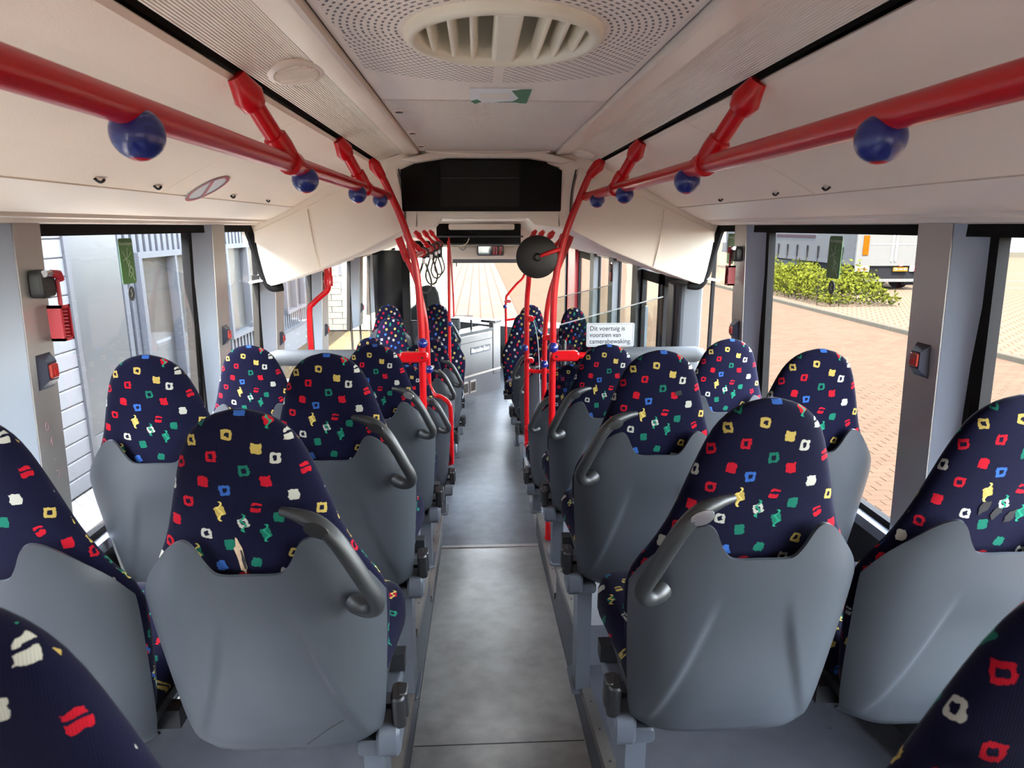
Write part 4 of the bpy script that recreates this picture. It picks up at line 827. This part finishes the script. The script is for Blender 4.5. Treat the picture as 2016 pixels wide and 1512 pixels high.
def exit_sticker(s, y, z, label, scale=1.0, x=1.2275):
    e = thing('exit_sticker', label, 'sticker', (s*x, y, z)); rz = PI/2 if s < 0 else -PI/2
    MB().rbox((0, 0, 0), (0.0012, 0.092, 0.150), 0.010, 4, None, 0).build('label_sheet', 'green', e)
    mb = MB(); w, h = 0.048, 0.077
    X = -s*0.0012
    text('Nooduitgang', 0.0165, 'stickerink', e, (X, 0, 0.058), (PI/2, 0, rz), 'CENTER', 'lettering', 0.0002)
    y_ = lambda u: (u if s < 0 else -u)
    for k, pts in enumerate([[(-0.03, 0.035), (-0.008, 0.005), (0.004, -0.022), (-0.004, -0.05)], [(0.006, 0.045), (0.0, 0.018), (-0.008, 0.004)], [(0.028, 0.028), (0.004, 0.012), (-0.012, 0.008), (-0.03, 0.002)], [(0.0, 0.004), (0.014, -0.004), (0.0, -0.014), (0.016, -0.022), (0.002, -0.032), (0.018, -0.042), (0.006, -0.055)], [(0.01, -0.012), (0.028, -0.028), (0.024, -0.05), (0.034, -0.066)]]):
        MB().tube(spline([(X, y_(a), b) for a, b in pts], 3), 0.0011, 4).build('crack_line', 'stickerink', e)
    MB().lathe([(0.022, 0), (0.022, 0.001)], 20, Matrix.Translation((0, 0, -0.108)) @ Matrix.Rotation(PI/2, 4, 'Y') @ Matrix.Scale(1.15, 4, (1, 0, 0))).build('round_mark', 'walldark', e)
    MB().tube(spline([(X, -0.006, -0.118), (X, 0.004, -0.108), (X, -0.004, -0.10), (X, 0.003, -0.094)], 3), 0.0014, 4).build('mark_print', 'stickerink', e)
exit_sticker(-1, 2.375, 1.757, 'green emergency exit sticker on the large left window')
exit_sticker(1, 2.43, 1.762, 'green emergency exit sticker on the large right window')
exit_sticker(1, 3.46, 1.76, 'green emergency exit sticker on the narrow right window by the bulkhead')
gm = thing('marker_digits', 'faint pink marker digits on the near left pillar', 'writing', (-1.183, 1.765, 1.33))
for k, ch in enumerate('04-2'): text(ch, 0.035, 'pink', gm, (0.0, 0.006*k, 0.03-0.045*k), (PI/2, 0, PI/2), 'CENTER', 'digit', 0.0002, -0.0006)
# draught screens and the camera notice
scn = thing('draught_screen', 'slanted clear glass screen behind the right padded bar', 'screen', (0.36, 3.50, 0.95))
MB().prism([(0.0, 0.0), (0.55, 0.0), (0.545, 0.565), (0.0, 0.42)], 0.0, 0.008).build('pane', 'screen', scn)
MB().tube([(0.0, 0.004, 0.42), (0.545, 0.004, 0.565)], 0.0035, 6).build('polished_edge', 'white', scn)
s2 = thing('draught_screen', 'smaller slanted glass screen on the far side of the middle door', 'screen', (0.50, 5.10, 0.80))
MB().prism([(0.0, 0.0), (0.45, 0.0), (0.45, 0.645), (0.0, 0.54)], 0.0, 0.008).build('pane', 'screen', s2)
MB().tube([(0.0, 0.004, 0.54), (0.45, 0.004, 0.645)], 0.004, 6).build('polished_edge', 'white', s2)
nt = thing('camera_notice', 'white notice sticker reading about camera surveillance on the glass screen', 'sign', (0.633, 3.497, 1.318))
MB().rbox((0, 0, 0), (0.252, 0.002, 0.125), 0.008, 3, None, 1).build('sheet', 'white', nt)
mb = MB()
for a, b, c, d in ((-0.118, 0.118, 0.0555, 0.0565), (-0.118, 0.118, -0.0565, -0.0555), (-0.1185, -0.1175, -0.056, 0.056), (0.1175, 0.1185, -0.056, 0.056)): mb.bb(a, b, -0.0016, -0.001, c, d)
mb.build('border_line', 'ink', nt)
for k, l in enumerate(('Dit voertuig is', 'voorzien van', 'camerabewaking.')): text(l, 0.0345, 'ink', nt, (-0.110, -0.0016, 0.0335-0.034*k), FACE_REAR, 'LEFT', 'lettering', 0.0003, 0.0002, 0.93)

# ------------------------------------------------------------------ right side: door zone
d1 = struct(link('door_1', None))
MB().rbox((1.13, 3.87, 0.78), (0.14, 0.26, 1.56), 0.03, 3).build('post_cover', 'wallgrey', d1)
MB().rbox((1.055, 3.87, 1.1), (0.012, 0.10, 0.9), 0.02, 3, None, 0).build('post_groove', 'frame', d1)
for y0, y1 in ((4.05, 4.62), (4.66, 5.24)):
    lf = MB()
    for a, b, c, d in ((y0, y0+0.06, 0.05, 1.55), (y1-0.06, y1, 0.05, 1.55), (y0, y1, 0.05, 0.15), (y0, y1, 1.48, 1.55)): lf.bb(1.20, 1.235, a, b, c, d)
    l = lf.build('door_leaf', 'rubber', d1); MB().bb(1.212, 1.218, y0+0.06, y1-0.06, 0.15, 1.48).build('pane', 'glass', l)
    MB().bb(1.17, 1.19, (y0+y1)/2-0.012, (y0+y1)/2+0.012, 0.5, 1.3).build('grab_bar', 'frame', l)
for y0, y1, xw in ((5.24, 5.42, 0.05), (6.2, 6.42, 0.06), (7.25, 7.5, 0.06)):
    struct(MB().bb(1.17, 1.25, y0, y1, 0.0, 1.6).build('trim_post', 'wallgrey'))
window(1, 5.42, 6.2, 0.6, 1.6); window(1, 6.42, 7.25, 0.6, 1.6)
d2 = struct(link('door_2', None))
MB().bb(1.16, 1.22, 8.6, 9.35, 0.05, 1.60).build('red_door_edge', 'redmatte', d2)
lf = MB()
for a, b, c, d in ((7.5, 7.58, 0.05, 1.58), (8.5, 8.58, 0.05, 1.58), (7.5, 8.58, 0.05, 0.13), (7.5, 8.58, 1.5, 1.58)): lf.bb(1.2, 1.23, a, b, c, d)
MB().bb(1.21, 1.216, 7.58, 8.5, 0.13, 1.5).build('pane', 'glass', lf.build('door_leaf', 'rubber', d2))

# ------------------------------------------------------------------ driver's cab and front
cab = thing('driver_cab_partition', 'light grey cab partition with metal kick plate and vents', 'partition', (-0.30, 7.25, 0))
vA, vB = Vector((-0.335, 7.15, 0)), Vector((0.20, 7.85, 0)); d = vB-vA; Lc = d.length; rz = math.atan2(d.y, d.x)
T = Matrix.Translation(vA-Vector((-0.30, 7.25, 0))) @ Matrix.Rotation(rz, 4, 'Z')
MB().rbox((Lc*0.41, 0.03, 0.49), (Lc*0.82, 0.06, 0.46), 0.02, 3, T, 0).build('upper_panel', 'cab', cab)
MB().rbox((Lc*0.915, 0.03, 0.50), (Lc*0.165, 0.065, 0.62), 0.02, 3, T, 0).build('end_panel', 'cab', cab)
MB().bb(0, 0, 0, 0, 0, 0)
MB().box((Lc*0.5, 0.03, 0.125), (Lc*0.99, 0.05, 0.25), T).build('kick_plate', 'alu', cab)
MB().box((Lc*0.5, -0.002, 0.256), (Lc*0.99, 0.012, 0.02), T).build('rub_strip', 'strip', cab)
MB().box((Lc*0.41, 0.09, 0.735), (Lc*0.82, 0.2, 0.03), T).build('top_shelf', 'cabtop', cab)
MB().box((Lc*0.41, -0.003, 0.63), (Lc*0.82, 0.004, 0.006), T).build('panel_joint', 'claddark', cab)
MB().box((Lc*0.93, 0.09, 0.805), (Lc*0.15, 0.2, 0.03), T).build('end_shelf', 'cabtop', cab)
for k in range(2):
    g = MB(); x0 = Lc*(0.24+0.155*k); g.box((x0, 0.0, 0.13), (0.10, 0.006, 0.14), T); gv = g.build('vent_grille', 'strip', cab)
    for q in range(5): MB().box((x0-0.034+q*0.017, -0.004, 0.13), (0.009, 0.003, 0.10), T).build('slot', 'rubber', gv)
R3 = Matrix.Rotation(rz, 4, 'Z'); pp = T @ Vector((Lc*0.52, -0.0045, 0.53)); MB().box((Lc*0.56, -0.002, 0.53), (0.36, 0.004, 0.075), T).build('name_strip', 'pad', cab)
text('Mercedes-Benz', 0.072, 'nameink', cab, tuple(T @ Vector((Lc*0.36, -0.0055, 0.53))), (PI/2, 0, rz), 'LEFT', 'lettering', 0.0006, 0.0012, 0.75)
MB().tube([T @ Vector((Lc*0.52, 0.1, 0.75)), T @ Vector((Lc*0.52, 0.1, 0.86))], 0.014, 10).build('ticket_post', 'black', cab)
db = thing('dashboard', 'dark dashboard below the windscreen', 'dashboard', (0, 8.82, 0))
MB().prism([(-1.15, 0.35), (1.13, 0.35), (1.13, 0.58), (0.4, 0.60), (-0.3, 0.68), (-1.15, 0.70)], -0.08, 0.44).build('body', 'dash', db)
tk = thing('ticket_machine', 'small dark ticket machine standing above the left of the cab partition', 'machine', (-0.335, 7.62, 0.735))
MB().rbox((0, 0, 0.075), (0.15, 0.12, 0.13), 0.03, 3).build('body', 'handle', tk); MB().rbox((0.005, -0.062, 0.09), (0.10, 0.012, 0.06), 0.01, 3, None, 1).build('screen', 'cabtop', tk)
dr = thing('driver_seat', 'black winged driver seat back at the front left', 'seat', (-0.66, 8.2, 0))
f = [(-0.26, 0.30), (-0.25, 0.80), (-0.22, 0.905), (-0.15, 0.955), (-0.125, 1.10), (-0.09, 1.165), (0, 1.185), (0.09, 1.165), (0.125, 1.10), (0.15, 0.955), (0.22, 0.905), (0.25, 0.80), (0.26, 0.30)]
m = len(f); mb = MB(); rings = []
for k, y in ((0.94, 0.0), (0.985, 0.012), (1.0, 0.035), (1.0, 0.10), (0.96, 0.13)): rings.append([(x*k, y, 0.72+(z-0.72)*k) for x, z in f])
mb.add(sum(rings, []), [tuple(range(m))]+[(k*m+i, k*m+(i+1) % m, (k+1)*m+(i+1) % m, (k+1)*m+i) for k in range(4) for i in range(m)]+[tuple(4*m+i for i in range(m))]); mb.build('backrest', 'driver', dr, smooth=True, angle=35)
MB().rbox((0, 0.26, 0.38), (0.48, 0.42, 0.14), 0.06, 3).build('cushion', 'driver', dr); MB().rbox((0, 0.28, 0.155), (0.3, 0.35, 0.31), 0.04, 3).build('pedestal', 'dash', dr)
cw = struct(link('wall_cab_left', None)); MB().bb(-1.19, -0.86, 7.52, 7.56, 0.0, 1.62).build('dark_partition', 'display', cw); MB().bb(-0.88, -0.80, 7.5, 7.58, 0.0, 1.62).build('frame_post', 'rubber', cw)
MB().bb(-0.86, -0.42, 7.52, 7.55, 0.0, 0.86).build('lower_partition', 'dash', cw); MB().bb(-0.82, -0.44, 7.52, 7.56, 1.54, 1.72).build('upper_partition', 'rubber', cw); MB().bb(-0.80, -0.62, 7.53, 7.536, 0.86, 1.54).build('pane', 'screen', cw)
wf = struct(link('wall_front', None)); MB().bb(-1.25, 1.25, 9.35, 9.45, -0.3, 0.55).build('lower_front', 'dash', wf); MB().bb(-1.25, 1.25, 9.36, 9.46, 1.60, 2.5).build('upper_front', 'cream2', wf)
MB().bb(-1.25, -1.16, 9.3, 9.42, 0.5, 1.65).build('corner_post', 'rubber', wf); MB().bb(1.14, 1.25, 9.3, 9.42, 0.5, 1.65).build('corner_post', 'rubber', wf)
MB().bb(-0.44, -0.385, 9.28, 9.38, 0.55, 1.6).build('blind_post', 'vent', wf)
hd = thing('front_header', 'beige header box above the windscreen with dark visor strip', 'header', (0.1, 9.14, 1.44))
MB().rbox((0.0, 0, 0.10), (1.02, 0.25, 0.17), 0.03, 3, None, 0).build('box', 'cream2', hd); MB().bb(-0.49, 0.44, 0.10, 0.13, -0.045, 0.02).build('visor_strip', 'frame', hd)
MB().tube([(-0.44, 0.09, -0.04), (-0.44, 0.09, -0.09)], 0.008, 6).build('visor_knob', 'black', hd)
im = thing('interior_mirror', 'rectangular rear view mirror on the front header', 'mirror', (0.112, 9.0, 1.567))
MB().rbox((0, 0, 0), (0.345, 0.02, 0.132), 0.02, 4, None, 1).build('frame', 'black', im); MB().rbox((0, -0.011, 0), (0.32, 0.004, 0.108), 0.014, 4, None, 1).build('mirror_glass', simple('mirror glass', (0.55, 0.6, 0.62), 0.03, 1.0, 0.02), im)
fp = struct(link('trim_overhead_panel', None, None, (-0.04, 8.62, 1.73)))
MB().bb(-0.52, 0.52, 0.0, 0.03, -0.085, 0.175).build('black_panel', 'display', fp)
for z in (0.02, -0.075): MB().tube([(-0.55, -0.02, z), (0.55, -0.02, z)], 0.010, 8).build('bar', 'frame', fp, smooth=True)
MB().lathe([(0.09, 0.0), (0.085, -0.04), (0.05, -0.06)], 20, Matrix.Translation((-0.04, -0.05, 0.12))).build('lamp_dome', 'rubber', fp)
wr = MB(); wr.tube(spline([(-0.12, -0.03, 0.0), (-0.15, -0.05, -0.06), (-0.22, -0.05, -0.10), (-0.26, -0.05, -0.13)], 4), 0.006, 5); wr.build('loose_wire', 'vent', fp); MB().tube(spline([(-0.25, -0.05, -0.10), (-0.2, -0.05, -0.145), (-0.15, -0.05, -0.10)], 4), 0.009, 5).build('wire_end', 'white', fp)
WIN += 1; ww = struct(link('window_%d' % WIN, None)); MB().bb(-1.16, 1.14, 9.39, 9.396, 0.55, 1.62).build('pane', 'glass', ww)

# ------------------------------------------------------------------ outside: ground
g = struct(MB().bb(-60, 90, -40, 120, GZ-0.2, GZ-0.02).build('ground', 'yard'))
g = struct(MB().bb(1.0, 9.0, -20, 60, GZ-0.1, GZ-0.012).build('ground_road', 'paveR'))
g = struct(MB().bb(9.15, 90, -20, 120, GZ-0.1, GZ+0.05).build('ground_parking', 'parking'))
g = struct(MB().bb(-3.5, 1.0, -20, 10.2, GZ-0.1, GZ-0.01).build('ground_left', 'paveL'))
g = struct(MB().bb(-3.5, -0.7, 10.2, 14.9, GZ-0.1, GZ+0.0).build('ground_gravel', 'sand'))
# paving bricks on the road, the nearest ones singly
pv = struct(link('ground_bricks', None)); bm_ = MB().box((0, 0, 0), (0.204, 0.099, 0.012), None, (0.97, 0.95)).mesh('brick', 'brick')
rest = MB(); cand = []
for j in range(0, 88):
    for i in range(0, 36): 
        x = 1.5+0.105+i*0.21+(0.105 if j % 2 else 0); y = 0.2+j*0.105; cand.append((x, y))
near = set(sorted(range(len(cand)), key=lambda k: (cand[k][0]-3.0)**2*1.2+(cand[k][1]-4.2)**2)[:300])
for k, (x, y) in enumerate(cand):
    z = GZ-0.012+R.uniform(-0.002, 0.003)
    if k in near: link('brick', bm_, pv, (x, y, z))
    else: rest.box((x, y, z), (0.204, 0.099, 0.012), None, (0.97, 0.95))
stuff(rest.build('far_bricks', 'brick', pv))
kb = struct(link('ground_kerb', None)); km = MB().rbox((0, 0, 0), (0.16, 0.985, 0.22), 0.02, 2, None, 1).mesh('kerb_stone', 'stone')
for k in range(34): link('kerb_stone', km, kb, (9.08, 1.0+k*1.0, GZ-0.02))
for k, (x0, y0, x1, y1) in enumerate(((17, 24.5, 30, 21.5), (17, 28, 34, 25), (16, 33, 40, 30))):
    d = Vector((x1-x0, y1-y0, 0)); T = Matrix.Translation(((x0+x1)/2, (y0+y1)/2, GZ+0.053)) @ Matrix.Rotation(math.atan2(d.y, d.x), 4, 'Z')
    tag(MB().box((0, 0, 0), (d.length, 0.12, 0.006), T).build('parking_line', 'paint'), ('nearest', 'middle', 'farthest')[k]+' white parking bay line painted on the right yard', 'line', 'white parking lines')

# ------------------------------------------------------------------ outside left: garage building
gb = thing('garage_building', 'white and blue grey clad garage building along the left side of the bus', 'building', (-3.45, 5.0, GZ))
B0 = Vector((-3.45, 5.0, GZ))
def gx(x0, x1, y0, y1, z0, z1, mat, name, par=gb): return MB().bb(x0+3.45, x1+3.45, y0-5, y1-5, z0-GZ, z1-GZ).build(name, mat, par)
gx(-7.5, -3.56, -6, 15.0, GZ, 3.1, 'base', 'core_wall')
slat = MB().rbox((0, 0, 0), (0.05, 11.7, 0.148), 0.012, 2, None, 1).mesh('slat', 'doorwhite')
for k in range(21): link('slat', slat, gb, (0.0-0.025, -5.1+0.0+(5.84-5-5.85)+5.1, 0.08+k*0.152))
gx(-3.50, -3.43, 5.84, 5.90, GZ, 3.0, 'claddark', 'corner_edge')
gx(-3.52, -3.455, 5.90, 6.72, GZ, 3.0, 'panelgrey', 'smooth_panel')
gx(-3.56, -3.44, 5.90, 15.0, GZ, 0.06, 'base', 'plinth'); gx(-3.56, -3.415, 6.7, 15.0, 0.06, 0.10, 'cladding', 'plinth_ledge')
cl = MB().box((0, 0, 0), (0.05, 0.075, 1.0)).mesh('cladding_rib', 'cladding')
gx(-3.56, -3.50, 6.72, 15.0, 0.10, 3.0, 'claddark', 'cladding_back')
wins = [(7.05, 8.65, 0.22, 1.56), (9.45, 11.05, 0.42, 1.58), (12.2, 13.4, 0.42, 1.58)]
y = 6.78
while y < 15:
    w = next((q for q in wins if q[0]-0.04 < y < q[1]+0.04), None)
    for z0, z1 in (((0.10, w[2]-0.06), (w[3]+0.06, 3.0)) if w else ((0.10, 3.0),)):
        if z1-z0 > 0.02:
            o = link('cladding_rib', cl, gb, (-0.025+0.0, y-5, (z0+z1)/2-GZ)); o.scale = (1, 1, z1-z0)
    y += 0.135
for y0, y1, z0, z1 in wins:
    fr = MB()
    for a, b, c, d in ((y0-0.05, y1+0.05, z0-0.06, z0), (y0-0.05, y1+0.05, z1, z1+0.06), (y0-0.05, y0+0.02, z0, z1), (y1-0.02, y1+0.05, z0, z1), ((y0+y1)/2-0.02, (y0+y1)/2+0.02, z0, z1)): fr.bb(-0.06, 0.05, a-5, b-5, c-GZ, d-GZ)
    f_ = fr.build('window', 'cladding', gb); MB().bb(-0.05, -0.045, y0-5, y1-5, z0-GZ, z1-GZ).build('pane', 'glass', f_); MB().bb(-0.075, -0.055, y0-5, y1-5, z0-GZ, z1-GZ).build('blind', 'blind', f_)
# white block wall ahead of it
bw = thing('block_wall', 'sunlit cream painted block wall standing across the front left', 'wall', (-2.1, 15.1, GZ))
MB().bb(-1.38, 1.38, 0.0, 0.3, 0.0, 3.2).build('mortar_core', 'joint', bw)
bl = MB().box((0, 0, 0), (0.435, 0.03, 0.122), None, (0.985, 1)).mesh('brick', 'block'); bh_ = MB().box((0, 0, 0), (0.21, 0.03, 0.122), None, (0.97, 1)).mesh('brick', 'block')
for j in range(24):
    for i in range(7):
        x = -1.38+0.22+i*0.445-(0.22 if j % 2 else 0)
        if x < -1.2: link('brick', bh_, bw, (-1.27, -0.01, 0.066+j*0.131)); continue
        if x > 1.17: continue
        link('brick', bl, bw, (x, -0.01, 0.066+j*0.131))
    link('brick', bh_, bw, (1.27, -0.01, 0.066+j*0.131))
MB().bb(-0.98, -0.90, -0.04, -0.02, 1.2, 1.72).build('slit_vent', 'claddark', bw); MB().bb(-0.95, -0.92, -0.04, -0.02, 0.9, 1.06).build('slit_vent', 'claddark', bw)

# ------------------------------------------------------------------ outside right: hedge, lorry, far building
hg = thing('hedge', 'low yellow green hedge along the kerb outside the right window', 'hedge', (10.5, 22, GZ+0.05))
mb = MB(); mk = MB(); q = random.Random(4)
def leaf(mb, c, r):
    n = Vector((q.uniform(-1, 1), q.uniform(-1, 1), q.uniform(-0.2, 1))).normalized(); u = n.orthogonal().normalized(); u.rotate(Matrix.Rotation(q.uniform(0, 6.28), 3, n)); w = n.cross(u)
    mb.add([c-u*r, c+w*r*0.45, c+u*r, c-w*r*0.45], [(0, 1, 2, 3)])
for k in range(9500):
    y = -3.6+7.6*q.random(); x = -1.0+2.2*q.random(); lump = 0.72+0.16*math.sin(y*2.1)+0.12*math.sin(y*5.3+x*3)+0.1*math.sin(x*4.1)
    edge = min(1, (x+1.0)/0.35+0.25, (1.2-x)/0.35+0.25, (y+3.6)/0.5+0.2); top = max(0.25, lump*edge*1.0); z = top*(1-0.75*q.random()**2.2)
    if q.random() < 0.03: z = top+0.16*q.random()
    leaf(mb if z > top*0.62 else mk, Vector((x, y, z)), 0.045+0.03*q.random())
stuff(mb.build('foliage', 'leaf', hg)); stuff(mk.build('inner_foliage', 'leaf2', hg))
st_ = MB()
for k in range(60): x, y = q.uniform(-0.9, 1.1), q.uniform(-3.4, 3.9); st_.tube([(x, y, -0.02), (x+q.uniform(-.1, .1), y+q.uniform(-.1, .1), 0.55)], 0.012, 4)
stuff(st_.build('stems', 'bark', hg))
LZ = GZ+0.05
lo = thing('lorry_trailer', 'white curtain sided lorry trailer parked beyond the hedge', 'lorry', (14.25, 23.3, LZ))
MB().bb(-1.24, 1.24, 0.02, 13.2, 0.95, 3.6).build('load_box', 'tarp', lo); MB().bb(-1.26, 1.26, -0.02, 0.05, 0.85, 3.6).build('rear_doors', 'truckwhite', lo)
MB().bb(-1.27, -1.15, -0.05, 0.02, 0.85, 3.6).build('rear_post', 'truckwhite', lo)
MB().bb(-1.265, 1.265, 0.0, 13.2, 0.86, 0.98).build('side_rail', 'tarp', lo)
MB().bb(-1.05, -0.85, -0.05, -0.03, 1.22, 1.88).build('reflector_board', 'orange', lo)
for x in (0.0, 0.02): pass
MB().bb(-0.02, 0.02, -0.06, -0.02, 1.0, 3.5).build('door_bar', 'frame', lo); MB().bb(0.12, 0.16, -0.06, -0.02, 1.0, 3.5).build('door_bar', 'frame', lo); MB().bb(-0.78, 1.2, -0.035, -0.02, 1.58, 1.60).build('door_seam', 'frame', lo)
for k in range(14):
    b = MB(); yy = 0.9+k*0.88; b.bb(-1.285, -1.255, yy-0.03, yy+0.03, 1.02, 1.42); b.bb(-1.29, -1.26, yy-0.05, yy+0.05, 1.30, 1.46); b.bb(-1.28, -1.262, yy-0.012, yy+0.012, 0.80, 1.05); b.build('curtain_buckle', 'truckdark', lo)
MB().bb(-1.262, -1.25, 3.0, 6.5, 1.75, 1.86).build('maroon_stripe', simple('maroon stripe', (0.0079, 0.00553, 0.00711), 0.8, spec=0.0), lo)
MB().bb(-1.2, -1.16, 3.2, 9.0, 0.42, 0.80).build('side_guard', 'steelblue', lo); MB().bb(-0.5, 0.5, 0.2, 12.5, 0.55, 0.90).build('chassis', 'truckdark', lo)
MB().bb(-1.2, 1.2, 0.05, 0.12, 0.40, 0.86).build('rear_underbody', 'truckdark', lo)
MB().bb(-1.2, 1.2, -0.03, 0.03, 0.30, 0.40).build('bumper_bar', 'truckwhite', lo)
for s in (-1, 1):
    MB().bb(s*0.98-0.24, s*0.98+0.24, -0.01, 0.04, 0.66, 0.86).build('lamp_plate', 'white', lo)
    for k in (-0.1, 0.1): MB().lathe([(0.085, 0), (0.08, 0.03), (0.03, 0.035)], 14, Matrix.Translation((s*0.98+k, -0.02, 0.75)) @ Matrix.Rotation(PI/2, 4, 'X')).build('tail_lamp', 'redglass', lo)
    for yy in (1.0, 2.3, 3.6):
        MB().lathe([(0.30, -0.16), (0.47, -0.15), (0.50, -0.10), (0.50, 0.10), (0.47, 0.15), (0.30, 0.16), (0.16, 0.10)], 22, Matrix.Translation((s*0.98, yy, 0.50)) @ Matrix.Rotation(PI/2, 4, 'Y')).build('wheel', 'truckdark', lo, smooth=True)
    MB().bb(s*0.95-0.28, s*0.95+0.28, 0.30, 0.33, 0.16, 0.66).build('mud_flap', 'truckdark', lo)
MB().bb(-1.3, -0.9, 0.25, 1.2, 0.25, 0.85).build('tool_box', 'truckdark', lo)
MB().bb(0.10, 0.62, -0.05, -0.03, 0.66, 0.80).build('number_plate', 'plate', lo); text('OK-44-VD', 0.12, 'ink', lo, (0.36, -0.052, 0.73), FACE_REAR, 'CENTER', 'plate_lettering', 0.001, 0.002, 0.9)
MB().bb(0.30, 0.42, -0.05, -0.03, 0.84, 0.90).build('red_marker', 'redglass', lo)
fb = thing('far_building', 'long low white building with a grey plinth beyond the right yard', 'building', (45, 47, LZ), None, math.radians(-20))
MB().bb(-14, 22, 0.0, 8, 0.0, 1.55).build('plinth', 'cladding', fb); MB().bb(-14.1, 22.1, -0.3, 8, 1.55, 1.8).build('ledge', 'truckwhite', fb); MB().bb(-14, 22, 0.3, 8, 1.8, 5.2).build('wall', 'truckwhite', fb); MB().bb(-14.4, 22.4, -0.9, 0.0, -0.05, 0.35).build('kerb_band', 'stone', fb)
for k in range(11):
    x = -12.5+k*3.2; f_ = MB().bb(x-1.5, x+1.5, 0.22, 0.32, 1.85, 4.2).build('window', 'farglass', fb)
    for a in (-1.5, 1.5): MB().bb(x+a-0.12, x+a+0.12, 0.15, 0.3, 1.8, 4.2).build('mullion', 'truckwhite', f_)
